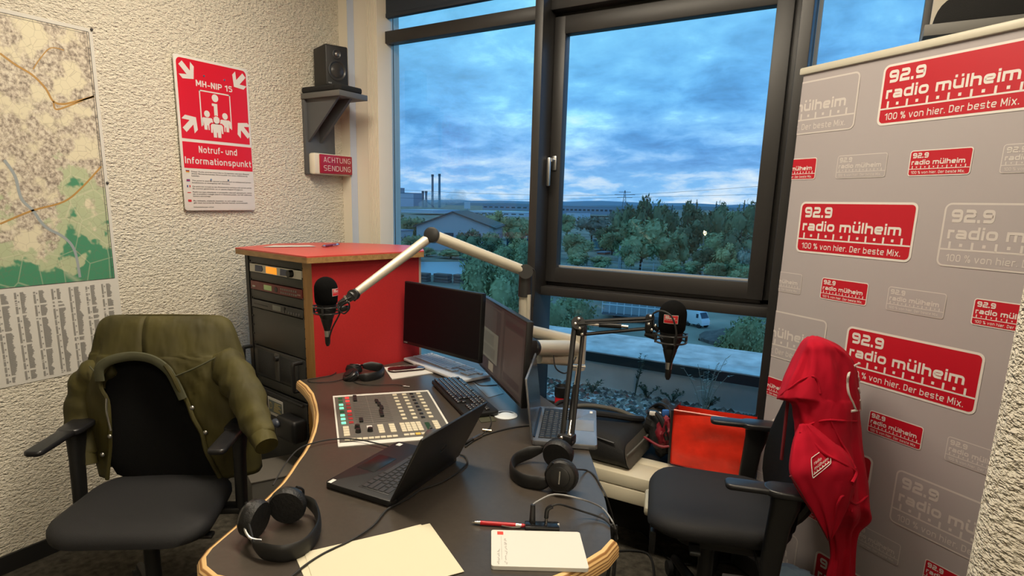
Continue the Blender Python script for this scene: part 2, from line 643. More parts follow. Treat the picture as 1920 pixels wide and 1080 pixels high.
# post between plaster wall and window
struct('trim_1', MB().span((WX - .15, 2.87, 0), (-2.722, 3.12, 3.0)), M_smooth, 'smooth cream post between plaster wall and window', 'post')
struct('trim_3', MB().span((-2.7215, 2.872, 0), (-2.7175, 2.924, 3.0)), mat('sky_lit_strip', (.52, .60, .76, 1), .35), 'strip on the post side tinted with blue window light', 'trim')  # blue window light on the post's side, put into the strip's colour
mb = MB()
mb.span((-2.718, 2.925, 0), (-2.62, 3.12, 3.0))
for k in range(8):
    x = -2.617 + k * .011
    mb.span((x, 2.917, 0), (x + .008, 3.12, 3.0), bev=.002)
struct('trim_2', mb, M_smooth, 'cream grooved panel beside the left window', 'panel')
# parapet wall under the windows + sill bench
struct('wall_window', MB().span((-2.94, 2.62, 0), (2.0, 3.12, .36)).span((.125, 2.96, .36), (2.0, 3.12, 3.0)).span((-2.6, 2.98, 2.93), (.2, 3.12, 3.0)),
       mat('dark_wall', (.018, .017, .016, 1), .9, spec=.1), 'low dark wall under the windows', 'wall')
struct('wall_window_pier', MB().span((.122, 2.94, .36), (1.9, 2.96, 3.0)), M_smooth, 'white pier to the right of the windows', 'wall')


def window(name, label, frame, panes, extra=None):
    w = thing(name, label, 'window', kind='structure')
    f = MB()
    for a, b in frame:
        f.span(a, b, bev=.003)
    f.build('window_frame', M_alu, w)
    p = MB()
    for x0, x1, z0, z1, y in panes:
        p.quad((x0, y, z0), (x1, y, z0), (x1, y, z1), (x0, y, z1))
        p.build('pane', M_glass, w)
        p = MB()
    return w


w1 = window('window_1', 'tall fixed window left of the grey mullion',
            [((-2.64, 3.0, .36), (-2.573, 3.08, 2.95)), ((-2.6, 3.0, .36), (-1.45, 3.08, .41)), ((-2.6, 2.99, 2.418), (-1.45, 3.06, 2.485)),
             ((-2.6, 3.0, 2.9), (-1.45, 3.08, 2.95))],
            [(-2.63, -1.45, .38, 2.43, 3.045), (-2.63, -1.45, 2.47, 2.92, 3.045)])
mb = MB().span((-2.565, 3.0, 2.566), (-1.5, 3.03, 2.93)).span((-2.565, 2.997, 2.56), (-1.5, 3.033, 2.585), bev=.005)
mb.build('roller_blind', mat('blind', (.02, .03, .045, 1), .6), w1)
for px in (726, 738.5):
    p = ony(px, 200, 3.03)
    MB().cyl((p.x, 3.03, .5), (p.x, 3.03, 2.57), .0022, n=6).build('blind_cord', M_rubber, w1)
w2 = window('window_2', 'middle window with opening sash, handle and low pane below',
            [((-1.478, 2.868, .36), (-1.433, 3.08, 2.95)), ((-.306, 2.868, .36), (-.261, 3.08, 2.95)),
             ((-1.433, 3.02, .36), (-.306, 3.08, .41)), ((-1.433, 2.945, 1.02), (-.306, 3.08, 1.066)), ((-1.433, 3.03, 1.066), (-.306, 3.09, 1.09)),
             ((-1.433, 2.95, 2.44), (-.306, 3.08, 2.50)), ((-1.433, 3.03, 2.40), (-.306, 3.08, 2.45)), ((-.36, 3.03, 1.06), (-.30, 3.08, 2.45)), ((-1.433, 3.0, 2.9), (-.306, 3.08, 2.95))],
            [(-1.44, -.30, .38, 1.04, 3.05), (-1.44, -.30, 2.48, 2.92, 3.05)])
sash = MB()
for a, b in (((-1.433, 3.0, 1.088), (-1.372, 3.06, 2.42)), ((-.4145, 3.0, 1.088), (-.345, 3.06, 2.42)), ((-1.38, 3.0, 1.088), (-.41, 3.06, 1.168)), ((-1.38, 3.0, 2.335), (-.41, 3.06, 2.42))):
    sash.span(a, b, bev=.004)
so = sash.build('sash', M_alu, w2)
MB().quad((-1.375, 3.04, 1.165), (-.412, 3.04, 1.165), (-.412, 3.04, 2.34), (-1.375, 3.04, 2.34)).build('pane', M_glass, so)
mb = MB()
mb.span((-1.376, 3.036, 1.166), (-.4135, 3.05, 1.178))
mb.build('spacer_bar', mat('spacer', (.6, .62, .64, 1), .35, .6), so)
h = MB().box((-1.404, 2.995, 1.71), (.028, .012, .075), bev=.006).cyl((-1.404, 2.992, 1.725), (-1.404, 2.955, 1.725), .009)
h.box((-1.413, 2.95, 1.665), (.02, .018, .145), bev=.006)
h.build('window_handle', M_silver, w2)
w3 = window('window_3', 'right window partly hidden behind the display banner',
            [((-.261, 3.02, .36), (.13, 3.08, .41)), ((-.261, 3.02, 2.9), (.13, 3.08, 2.95)), ((.10, 3.02, .36), (.14, 3.08, 2.95))],
            [(-.28, .13, .38, 2.92, 3.05)])
mb = MB()
mb.span((-.258, 3.02, .41), (-.243, 3.045, 2.92))
mb.build('glazing_bead', mat('bead', (.35, .42, .5, 1), .4), w3)

# ================================================================= OUTSIDE
GZ = -10.5
M_yard = mat('yard_ground', (.20, .19, .15, 1), .9, var=.6, vscale=.1)
M_conc = mat('concrete', (.70, .70, .67, 1), .85, var=.12, vscale=5)
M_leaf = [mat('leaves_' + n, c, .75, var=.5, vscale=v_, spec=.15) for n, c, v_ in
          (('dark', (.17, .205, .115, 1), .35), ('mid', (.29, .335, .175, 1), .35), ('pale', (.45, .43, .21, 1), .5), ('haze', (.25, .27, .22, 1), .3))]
M_bark = mat('bark', (.05, .04, .03, 1), .9)
struct('ground', MB().quad((-900, 6, GZ), (700, 6, GZ), (2500, 2600, GZ), (-4000, 2600, GZ)), M_yard, 'ground of the yards outside the window', 'ground')
struct('roof_terrace', MB().span((-6, 3.12, .0), (3, 4.2, .17)), M_conc, 'flat roof strip below the window', 'roof')
mb = MB().span((-6, 4.2, -.4), (3, 4.75, .37))
mb.build('parapet', M_conc)
tag(bpy.data.objects['parapet'], 'pale concrete parapet edging the flat roof', 'parapet', None, 'structure')
mb = MB()
pf = [(4.15, .365), (4.15, .44), (4.30, .452), (4.36, .437), (4.52, .452), (4.58, .437), (4.74, .452), (4.84, .44), (4.84, .365)]
mb.add([(x, y, z) for x in (-6, 3) for y, z in pf], [(k, k + 1, 9 + k + 1, 9 + k) for k in range(8)] + [(8, 0, 9, 17)])
cp = mb.build('parapet_coping', mat('weathered_coping', (.52, .58, .60, 1), .7, var=.35, vscale=7, detail=8), sharp=20)
tag(cp, 'weathered ribbed metal coping on the parapet', 'coping', None, 'structure')
mb = MB().span((-6, 4.145, .365), (3, 4.149, .432))
tag(mb.build('parapet_fascia', mat('dark_fascia', (.02, .03, .032, 1), .6)), 'dark fascia strip under the coping', 'fascia', None, 'structure')
# gravel: nobody could count it
mb = MB()
cols = [(.30, .27, .22), (.13, .12, .11), (.46, .42, .36), (.30, .12, .09), (.06, .07, .05)]
for i in range(5200):
    x, y = random.uniform(-3.4, .4), random.uniform(3.14, 4.16)
    r = random.uniform(.012, .03)
    mb.mi = random.choice((0, 0, 1, 1, 2, 3, 4))
    a = random.random() * 6
    mb.add([(x + r * cos(a + k * 1.2566) * random.uniform(.8, 1.2), y + r * sin(a + k * 1.2566) * random.uniform(.7, 1.1), .17) for k in range(5)] + [(x, y, .17 + r * random.uniform(.5, 1.0))],
           [(k, (k + 1) % 5, 5) for k in range(5)])
tag(mb.build('gravel', [mat('pebble_%s' % n, c + (1,), .8) for n, c in zip(('tan', 'grey', 'pale', 'rusty', 'moss'), cols)], sharp=60),
    'loose gravel on the flat roof outside the low pane', 'gravel', None, 'stuff')


def weed(name, label, x, y, h, n, col, spread, dry=False):
    t = thing(name, label, 'weed', (x, y, .17), group=None)
    st, lf = MB(), MB()
    for i in range(n):
        a = random.uniform(0, 6.28)
        top = V((cos(a) * spread * random.uniform(.3, 1), sin(a) * spread * random.uniform(.3, 1), h * random.uniform(.6, 1)))
        P = [V((0, 0, 0)), top * .45 + V((0, 0, h * .12)), top]
        st.tube(P, [.003, .001], n=5, sub=4)
        for k in range(14):
            p = catmull(P, 8)[random.randint(5, 16)]
            b = random.uniform(0, 6.28)
            s_ = random.uniform(.012, .03) if not dry else random.uniform(.02, .045)
            d = V((cos(b), sin(b), random.uniform(-.2, .8))) * s_
            w = V((-sin(b), cos(b), 0)) * s_ * (.35 if not dry else .1)
            lf.quad(p, p + d * .5 + w, p + d, p + d * .5 - w)
    st.build('stem', mat('stem_' + name, col, .8), t)
    lf.build('foliage', mat('leaf_' + name, col, .8), t)
    return t


weed('roof_weed', 'small dark leafy weed against the parapet wall', -1.22, 4.08, .32, 4, (.05, .07, .045, 1), .06)
weed('dry_grass', 'tall dry pale grass tuft right on the roof', -.72, 3.92, .42, 9, (.33, .34, .28, 1), .16, True)
weed('dry_stalk', 'thin dry stalk standing left on the roof gravel', -1.62, 4.0, .40, 2, (.38, .38, .33, 1), .05, True)
for i, (px, py) in enumerate(((1110, 735), (1215, 742), (1265, 748), (1330, 760))):
    p = onz(px, py, .18)
    weed('moss_clump', ('low green clump left at the foot of the parapet', 'low green clump below the dark leafy weed', 'low green clump left of the dry grass', 'low green clump right of the dry grass')[i],
         p.x, min(p.y, 4.12), .10, 7, (.06, .085, .05, 1), .09)

# ---- trees


def crown_mesh(seed, n, leaf, blobs, flat=1.0):
    rnd = random.Random(seed)
    mb = MB()
    B = []
    for i in range(blobs):
        d = V((rnd.gauss(0, 1), rnd.gauss(0, 1), rnd.gauss(0, 1))).normalized() * rnd.uniform(.25, .72)
        B.append((V((d.x, d.y, d.z * flat)), rnd.uniform(.22, .42)))
    for c, r in B:
        mb.sph(c, r * .8, 9, 6, fn=lambda p: p * (1 + .35 * noise.noise(p * 2.3 + c * 5)))
    for i in range(n):
        c, r = rnd.choice(B)
        d = V((rnd.gauss(0, 1), rnd.gauss(0, 1), rnd.gauss(0, 1))).normalized()
        p = c + d * r * rnd.uniform(.7, 1.3)
        u = V((rnd.gauss(0, 1), rnd.gauss(0, 1), rnd.gauss(0, 1))).normalized()
        w = d.cross(u).normalized()
        u = (u * .8 + d * .2).normalized()
        s_ = leaf * rnd.uniform(.4, 1.4)
        mb.quad(p - u * s_, p + w * s_ * .5, p + u * s_, p - w * s_ * .5)
    return mb


def trunk_mesh(seed):
    mb = MB().tube([(0, 0, 0), (.02, .01, .4), (-.01, .02, .7), (.0, 0, 1.0)], [.05, .02], n=8, sub=3)
    rnd = random.Random(seed)
    for k in range(5):
        a = rnd.uniform(0, 6.28)
        z = rnd.uniform(.45, .8)
        mb.tube([(0, 0, z), (cos(a) * .2, sin(a) * .2, z + .1), (cos(a) * .42, sin(a) * .42, z + .16)], [.02, .006], n=5, sub=3)
    return mb


PROT = {}
for i, (k, lm, n, leaf, bl) in enumerate((('dark', 0, 1700, .09, 16), ('mid', 1, 1900, .085, 18), ('pale', 2, 1700, .08, 16), ('haze', 3, 1100, .1, 14), ('near', 1, 6500, .055, 20), ('tall', 0, 1500, .085, 10))):
    t = thing('tree', 'tree', 'tree')
    crown_mesh(40 + i, n, leaf, bl).build('crown', M_leaf[lm], t, sharp=180)
    trunk_mesh(60 + i).build('trunk', M_bark, t)
    PROT[k] = [t, False]


def tree(kind, px, top, hw, y, label, group, name='tree', rz=None, low=.04):
    """a tree at distance y whose crown top and half width are those seen in the photo"""
    src, used = PROT[kind]
    o = copy_tree(src) if used else src
    PROT[kind][1] = True
    o.name = name
    p = ony(px, top, y)
    k = (V((p.x, p.y, p.z)) - CAM).dot(V(RR[2])) / F
    r, H = hw * k * 1.12, p.z - GZ
    o.location = (p.x, y, GZ)
    o.rotation_euler = (0, 0, random.uniform(0, 6.28) if rz is None else rz)
    hz = H * (1 - low) / 2 if kind != 'near' else r * 1.25
    for c in o.children:
        if c.name.startswith('crown'):
            c.scale = (r, r, hz * 1.06)
            c.location = (0, 0, H - hz)
        else:
            c.scale = (r, r, H * .9)
    tag(o, label, 'tree', group)
    return o
G_FAR = 'trees in the yards beyond the fence'
G_LEFT = 'trees around the gabled house'
TREES = [
    # kind, px, top, half width px, y, label
    ('dark', 735, 388, 30, 150, 'dark tree at far left behind the gabled house', G_LEFT),
    ('mid', 770, 402, 34, 128, 'bushy green tree left of the gabled house', G_LEFT),
    ('dark', 728, 425, 26, 104, 'dark tree against the left window frame', G_LEFT),
    ('mid', 775, 436, 30, 98, 'low green tree in front of the left house corner', G_LEFT),
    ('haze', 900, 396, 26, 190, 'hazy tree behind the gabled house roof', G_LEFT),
    ('pale', 938, 392, 30, 170, 'pale tree right behind the gabled house', G_LEFT),
    ('mid', 972, 402, 30, 150, 'green tree at the mullion right of the house', G_LEFT),
    ('dark', 880, 424, 26, 108, 'dark shrub tree in front of the gabled house', G_LEFT),
    ('mid', 925, 430, 30, 100, 'green tree in front of the right house wall', G_LEFT),
    ('pale', 968, 432, 28, 92, 'pale tree beside the mullion above the boom arm', G_LEFT),
    ('mid', 1078, 432, 34, 118, 'round green tree at the left edge of the sash', G_FAR),
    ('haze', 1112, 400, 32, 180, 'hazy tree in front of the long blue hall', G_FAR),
    ('dark', 1140, 416, 30, 150, 'dark tree left of the big round tree', G_FAR),
    ('tall', 1178, 372, 24, 150, 'brownish dark tree left of the tallest tree', G_FAR),
    ('tall', 1216, 352, 28, 135, 'tallest tree rising over the skyline', G_FAR),
    ('mid', 1208, 400, 54, 112, 'big round green tree at the middle of the sash', G_FAR),
    ('dark', 1262, 374, 28, 160, 'dark tree right of the tallest tree', G_FAR),
    ('tall', 1308, 362, 30, 150, 'tall dark spreading tree right of the skyline gap', G_FAR),
    ('tall', 1345, 366, 30, 158, 'tall dark tree next to the spreading tree', G_FAR),
    ('tall', 1398, 362, 34, 140, 'tall dark tree at the right edge of the sash', G_FAR),
    ('dark', 1290, 402, 38, 128, 'dense dark tree above the graffiti shed', G_FAR),
    ('mid', 1342, 428, 34, 114, 'green tree right of the lit yard lamp', G_FAR),
    ('dark', 1392, 420, 36, 112, 'dark tree low at the right edge of the sash', G_FAR),
    ('pale', 1372, 452, 28, 106, 'pale bushy tree behind the yard fence at right', G_FAR),
]
rnd_t = random.Random(21)
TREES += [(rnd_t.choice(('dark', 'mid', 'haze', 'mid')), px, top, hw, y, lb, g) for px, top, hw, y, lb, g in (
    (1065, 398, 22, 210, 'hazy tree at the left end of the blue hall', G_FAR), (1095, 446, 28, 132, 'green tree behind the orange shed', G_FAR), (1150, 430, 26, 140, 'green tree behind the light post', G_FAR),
    (1160, 386, 22, 205, 'far tree below the power pylon', G_FAR), (1240, 392, 26, 190, 'far tree right behind the big round tree', G_FAR), (1250, 440, 26, 118, 'green tree at the right flank of the big round tree', G_FAR),
    (1275, 430, 24, 122, 'dark tree between the round tree and the graffiti shed', G_FAR), (1325, 396, 26, 175, 'far dark tree behind the lit lamp', G_FAR), (1370, 388, 26, 178, 'far dark tree right of the lit lamp', G_FAR),
    (1412, 396, 28, 150, 'dark tree cut by the right sash stile', G_FAR), (1318, 456, 24, 110, 'green tree just right of the graffiti shed', G_FAR), (1410, 458, 26, 104, 'green tree low against the right sash stile', G_FAR),
    (1185, 452, 24, 108, 'green tree right behind the light post', G_FAR), (905, 446, 26, 96, 'green tree low before the gabled house', G_LEFT), (945, 456, 28, 88, 'leafy tree low between house and mullion', G_LEFT),
    (985, 448, 26, 86, 'leafy tree cut by the mullion', G_LEFT), (752, 448, 26, 94, 'leafy tree low before the left house corner', G_LEFT), (955, 404, 24, 200, 'far tree right of the house roof', G_LEFT),
    (1452, 388, 40, 128, 'dark tree behind the right sash stile', G_FAR), (1490, 372, 44, 140, 'tall dark tree behind the right window post', G_FAR), (1540, 384, 46, 130, 'dark tree hidden left behind the banner', G_FAR),
    (1600, 378, 48, 136, 'dark tree hidden in the middle behind the banner', G_FAR), (1670, 380, 50, 128, 'dark tree hidden right behind the banner', G_FAR))]
for k, px, top, hw, y, lb, g in TREES:
    tree(k, px, top, hw, y, lb, g)
BUSH = [(1085, 470, 30, 106, 'low bush at the left end of the yard fence'), (1128, 478, 28, 107, 'low bush left of the grey light post'),
        (1258, 484, 26, 105, 'low bush below the big round tree'), (1300, 486, 24, 106, 'low bush below the graffiti shed'),
        (1345, 488, 26, 104, 'low bush behind the middle of the fence'), (1395, 490, 26, 103, 'low bush at the right end of the fence'),
        (800, 462, 24, 108, 'low hedge bush left below the house'), (845, 466, 30, 107, 'low hedge bush below the house gable'), (885, 464, 26, 106, 'low hedge bush right below the house')]
for px, top, hw, y, lb in BUSH:
    tree('mid', px, top, hw, y, lb, 'low bushes along the yards', 'bush')
G_NEAR = 'leafy tree tops close to the window'
tree('near', 925, 466, 68, 21, 'leafy tree top behind the left monitor', G_NEAR)
tree('near', 1062, 545, 62, 19, 'leafy tree top low at the left of the low pane', G_NEAR)
tree('near', 1412, 584, 58, 15, 'leafy tree top low at the right of the low pane', G_NEAR, rz=1.2)

# ---- buildings far away
M_hwall = mat('pale_render', (.38, .42, .47, 1), .8)
M_hroof = mat('dark_roof', (.06, .06, .065, 1), .7)
M_pane = mat('far_window', (.04, .06, .08, 1), .2)
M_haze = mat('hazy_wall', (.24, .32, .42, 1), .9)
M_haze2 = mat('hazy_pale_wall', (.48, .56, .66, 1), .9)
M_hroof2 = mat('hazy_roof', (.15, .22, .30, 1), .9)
a, b = ony(781, 470, 122), ony(924, 470, 128)
a.z = b.z = GZ
ax = (b - a)
ax.z = 0
W = ax.length
ax.normalize()
back = V((-.40, .916, 0))
el, pk = ony(781, 421, 122).z, ony(849, 398, 125).z
t = thing('gabled_house', 'white gabled house with dark roof among trees', 'house', tuple(a))
G = lambda u, z, d: ax * u + back * d + V((0, 0, z - GZ))
pf = [(0, GZ), (W, GZ), (W, el), (W * .48, pk), (0, el)]
mb = MB()
mb.add([G(u, z, d) for d in (0, 22) for u, z in pf], [(0, 1, 2, 3, 4), (9, 8, 7, 6, 5), (1, 6, 7, 2), (0, 4, 9, 5)])
mb.build('wall', M_hwall, t)
mb = MB()
mb.add([G(u, z, d) for d in (-.6, 22.5) for u, z in ((-.8, el - .35), (W * .48, pk + .25), (W + .8, el - .35))] + [G(u, z - .35, d) for d in (-.6, 22.5) for u, z in ((-.8, el - .35), (W * .48, pk + .25), (W + .8, el - .35))],
       [(0, 1, 4, 3), (1, 2, 5, 4), (6, 9, 10, 7), (7, 10, 11, 8), (0, 6, 7, 1), (1, 7, 8, 2), (2, 8, 11, 5), (3, 9, 6, 0)])
mb.build('roof', M_hroof, t)
for u0 in (.37, .72):
    mb = MB()
    mb.add([G(W * u0 + du, el - 3.2 + dz, -.08) for du, dz in ((0, 0), (2.4, 0), (2.4, 1.4), (0, 1.4))], [(0, 1, 2, 3)])
    mb.build('window', M_pane, t)


def block(name, label, px0, px1, top, bot, y, m, depth=20, roof=None, group=None, cat='building', strips=0):
    p0, p1 = ony(px0, top, y), ony(px1, top, y)
    zb = max(ony((px0 + px1) / 2, bot, y).z, GZ)
    t = thing(name, label, cat, (p0.x, y, zb), group=group)
    L, H = p1.x - p0.x, p0.z - zb
    MB().span((0, 0, 0), (L, depth, H)).build('wall', m, t)
    MB().span((-.2, -.2, H), (L + .2, depth, H + max(.25, H * .04))).build('roof', roof or M_hroof2, t)
    if strips:
        for k in range(strips):
            MB().span((L * (k + .2) / strips, -.08, H * .45), (L * (k + .8) / strips, 0, H * .7)).build('window', M_pane, t)
    return t


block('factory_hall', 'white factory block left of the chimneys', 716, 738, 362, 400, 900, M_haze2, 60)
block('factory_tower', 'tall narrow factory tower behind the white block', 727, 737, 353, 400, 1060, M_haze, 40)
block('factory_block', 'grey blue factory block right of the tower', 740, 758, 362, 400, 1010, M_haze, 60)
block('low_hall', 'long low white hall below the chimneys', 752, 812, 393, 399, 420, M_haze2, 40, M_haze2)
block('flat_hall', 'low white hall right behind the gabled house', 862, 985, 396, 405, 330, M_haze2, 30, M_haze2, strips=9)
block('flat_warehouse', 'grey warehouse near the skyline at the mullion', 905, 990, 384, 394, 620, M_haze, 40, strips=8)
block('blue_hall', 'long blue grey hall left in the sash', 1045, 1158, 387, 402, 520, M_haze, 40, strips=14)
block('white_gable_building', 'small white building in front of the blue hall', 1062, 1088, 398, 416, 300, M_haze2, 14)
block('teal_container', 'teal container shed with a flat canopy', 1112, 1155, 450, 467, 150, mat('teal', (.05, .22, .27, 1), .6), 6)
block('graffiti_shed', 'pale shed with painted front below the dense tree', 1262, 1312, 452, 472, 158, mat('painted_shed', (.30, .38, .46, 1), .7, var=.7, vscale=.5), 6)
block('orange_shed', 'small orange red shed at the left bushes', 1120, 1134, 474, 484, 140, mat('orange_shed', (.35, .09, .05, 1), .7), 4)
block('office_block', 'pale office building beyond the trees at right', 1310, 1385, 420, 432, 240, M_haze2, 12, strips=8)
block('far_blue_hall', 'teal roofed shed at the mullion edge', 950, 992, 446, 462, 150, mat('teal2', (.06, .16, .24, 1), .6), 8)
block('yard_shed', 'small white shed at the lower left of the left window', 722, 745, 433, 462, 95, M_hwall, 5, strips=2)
# billboard
p = ony(880, 378, 600)
t = thing('billboard', 'blank white billboard on the far skyline', 'billboard', (p.x - 3, 600, p.z - 8))
MB().span((-4, 0, 0), (4, .5, 8)).build('panel', M_haze2, t)
MB().cyl((0, .5, -14), (0, .5, 0), .5).build('post', M_haze, t)
# chimneys
for i, (px, top, w, lb) in enumerate(((793, 358, 4.6, 'left short chimney of the power plant'), (799, 358, 4.6, 'right short chimney of the power plant'), (811, 327, 4.6, 'left tall chimney of the power plant'), (824, 326, 4.6, 'right tall chimney of the power plant'))):
    p = ony(px, top, 900)
    t = thing('chimney', lb, 'chimney', (p.x, 900, GZ), group='chimneys of the power plant')
    k = (p - CAM).dot(V(RR[2])) / F
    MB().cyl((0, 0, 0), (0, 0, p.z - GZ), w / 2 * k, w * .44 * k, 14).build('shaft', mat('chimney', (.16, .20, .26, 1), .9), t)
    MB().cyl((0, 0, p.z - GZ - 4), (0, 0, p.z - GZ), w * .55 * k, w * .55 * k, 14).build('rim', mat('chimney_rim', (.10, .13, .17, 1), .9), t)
# steam
st = bpy.data.materials.new('steam')
st.use_nodes = True
t_ = st.node_tree
t_.nodes.clear()
vs_ = N(t_, 'ShaderNodeVolumeScatter', i_Density=.025)
vs_.inputs['Color'].default_value = (.92, .96, 1, 1)
oo = N(t_, 'ShaderNodeOutputMaterial')
t_.links.new(vs_.outputs[0], oo.inputs['Volume'])
p = ony(822, 384, 860)
mb = MB()
for k in range(9):
    mb = MB() if k == 0 else mb
    mb.sph((random.uniform(-32, 34) + k * 3, random.uniform(-10, 10), random.uniform(-8, 8) + k * 1.5), (random.uniform(10, 18), 12, random.uniform(7, 13)), 14, 9, fn=lambda q: q * (1 + .3 * noise.noise(q * 2)))
o = mb.build('steam', st)
o.location = p
tag(o, 'white steam drifting at the foot of the tall chimneys', 'steam', None, 'stuff')
# pylon and wires
p = ony(1172, 357, 700)
t = thing('power_pylon', 'lattice power pylon on the skyline', 'pylon', (p.x, 700, GZ))
H = p.z - GZ
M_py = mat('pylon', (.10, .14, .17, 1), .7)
mb = MB()
for sx_ in (-1, 1):
    mb.cyl((sx_ * 3, 0, 0), (sx_ * .4, 0, H), .35, .25, 6)
    for k in range(6):
        z0, z1 = H * k / 6, H * (k + 1) / 6
        mb.cyl((sx_ * (3 - 2.6 * k / 6), 0, z0), (-sx_ * (3 - 2.6 * (k + 1) / 6), 0, z1), .16, .16, 5)
mb.build('mast', M_py, t)
for k, (w, f) in enumerate(((9, .70), (12, .82), (7, .93))):
    MB().cyl((-w, 0, H * f), (w, 0, H * f), .3, .3, 6).build('crossarm', M_py, t)
for k, (f, pyl) in enumerate(((.82, 352), (.70, 368))):
    e = ony(716, pyl + 2, 640)
    P = [V((e.x, 640, e.z)), V(((e.x + p.x) / 2, 670, (e.z + GZ + H * f) / 2 - 3)), V((p.x, 700, GZ + H * f))]
    e2 = ony(1440, pyl - 4, 760)
    P += [V((e2.x, 760, e2.z))]
    tag(MB().tube(P, .16, n=5, sub=8).build('power_line', M_py), ('upper power line strung to the pylon', 'lower power line strung to the pylon')[k], 'power line', 'power lines at the skyline')
# hills
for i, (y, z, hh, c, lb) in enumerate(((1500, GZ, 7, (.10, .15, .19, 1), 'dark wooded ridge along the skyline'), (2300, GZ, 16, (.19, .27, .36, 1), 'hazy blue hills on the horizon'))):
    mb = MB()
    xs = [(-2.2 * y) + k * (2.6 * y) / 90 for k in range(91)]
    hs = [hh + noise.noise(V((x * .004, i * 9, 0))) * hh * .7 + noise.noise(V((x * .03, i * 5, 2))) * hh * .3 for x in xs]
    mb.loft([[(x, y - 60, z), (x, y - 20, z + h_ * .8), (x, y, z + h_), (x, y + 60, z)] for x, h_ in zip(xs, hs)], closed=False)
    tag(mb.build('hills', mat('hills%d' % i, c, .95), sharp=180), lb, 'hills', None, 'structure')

# ---- things in the yard
M_steel = mat('galvanised', (.42, .47, .50, 1), .45, .6)
p = onz(1162, 505, GZ)
H = ony(1162, 460, p.y).z - GZ
t = thing('light_post', 'pale square light post with camera arm in the yard', 'post', (p.x, p.y, GZ))
MB().span((-.28, -.28, 0), (.28, .28, H)).build('pole', mat('pale_post', (.5, .58, .64, 1), .6), t)
MB().box((.45, 0, H * .62), (.9, .3, .5), bev=.05).box((-.5, 0, H * .66), (.7, .15, .15)).build('lamp_head', M_steel, t)
p = ony(1320, 437, 140)
t = thing('yard_lamp', 'lit warm lamp glowing among the trees', 'lamp', (p.x, 140, GZ))
MB().cyl((0, 0, 0), (0, 0, p.z - GZ), .1).build('pole', M_steel, t)
MB().sph((0, -.2, p.z - GZ), (.6, .5, .6)).build('globe', mat('lamp_glow', (1, .85, .5, 1), .5, emit=(1, .82, .45, 1), estr=3.), t)
# fence
t0_, t1_ = onz(1062, 500, GZ), onz(1420, 530, GZ)
t = thing('yard_fence', 'long grey yard fence in front of the bushes', 'fence', tuple(t0_))
d = t1_ - t0_
mb = MB()
for k in range(3):
    mb.cyl(V((0, 0, .4 + k * .6)), d + V((0, 0, .4 + k * .6)), .05, .05, 5)
mb.build('rail', M_steel, t)
for k in range(17):
    q = d * (k / 16)
    MB().span((q.x - .07, q.y - .07, 0), (q.x + .07, q.y + .07, 1.9)).build('post', M_steel, t)
# road strip / flat asphalt
a, b, c, e = onz(770, 491, GZ + .02), onz(930, 491, GZ + .02), onz(930, 514, GZ + .02), onz(770, 516, GZ + .02)
tag(MB().quad(a, b, c, e).build('road', mat('asphalt_road', (.30, .38, .46, 1), .35)), 'wet blue grey road below the house', 'road', None, 'structure')
p = onz(830, 529, GZ)
for k, (dx, lb) in enumerate(((-3.2, 'leftmost stack of crates along the wet road'), (0, 'middle stack of crates along the wet road'), (3.0, 'rightmost stack of crates along the wet road'))):
    t = thing('crate_stack', lb, 'crates', (p.x + dx, p.y + dx * .3, GZ), group='crate stacks by the road')
    for j in range(3):
        MB().span((-1.3, -.6, j * .45), (1.3, .6, j * .45 + .38), bev=.03).build('crate', mat('crate', (.14, .10, .09, 1), .8), t)
# trailer with railings
a, b = onz(1128, 600, GZ), onz(1240, 612, GZ)
c = onz(1238, 578, GZ)
t = thing('trailer', 'flat trailer with railed sides in the yard', 'trailer', tuple(a))
ux = (b - a)
uy = (c - b)
bm_ = MB()
z = V((0, 0, .9))
bm_.add([z, ux + z, ux + uy + z, uy + z, z - V((0, 0, .3)), ux + z - V((0, 0, .3)), ux + uy + z - V((0, 0, .3)), uy + z - V((0, 0, .3))],
        [(0, 1, 2, 3), (4, 7, 6, 5), (0, 4, 5, 1), (1, 5, 6, 2), (2, 6, 7, 3), (3, 7, 4, 0)])
bm_.build('bed', mat('trailer_bed', (.10, .12, .14, 1), .7), t)
M_rail = mat('pale_rail', (.50, .57, .62, 1), .5)
for nm, o_, dv in (('front_railing', V((0, 0, 0)), ux), ('rear_railing', uy, ux), ('end_railing', ux, uy)):
    r_ = MB()
    for hz in (1.7, 2.5):
        r_.cyl(o_ + V((0, 0, hz)), o_ + dv + V((0, 0, hz)), .07, .07, 6)
    for k in range(9):
        r_.cyl(o_ + dv * k / 8 + V((0, 0, .8)), o_ + dv * k / 8 + V((0, 0, 2.5)), .05, .05, 5)
    r_.build(nm, M_rail, t)
for f, g_ in ((.25, .1), (.75, .1), (.25, .9), (.75, .9)):
    q = ux * f + uy * g_
    MB().cyl(q + V((0, -.15, .4)), q + V((0, .15, .4)), .4, .4, 14).build('wheel', M_rubber, t)
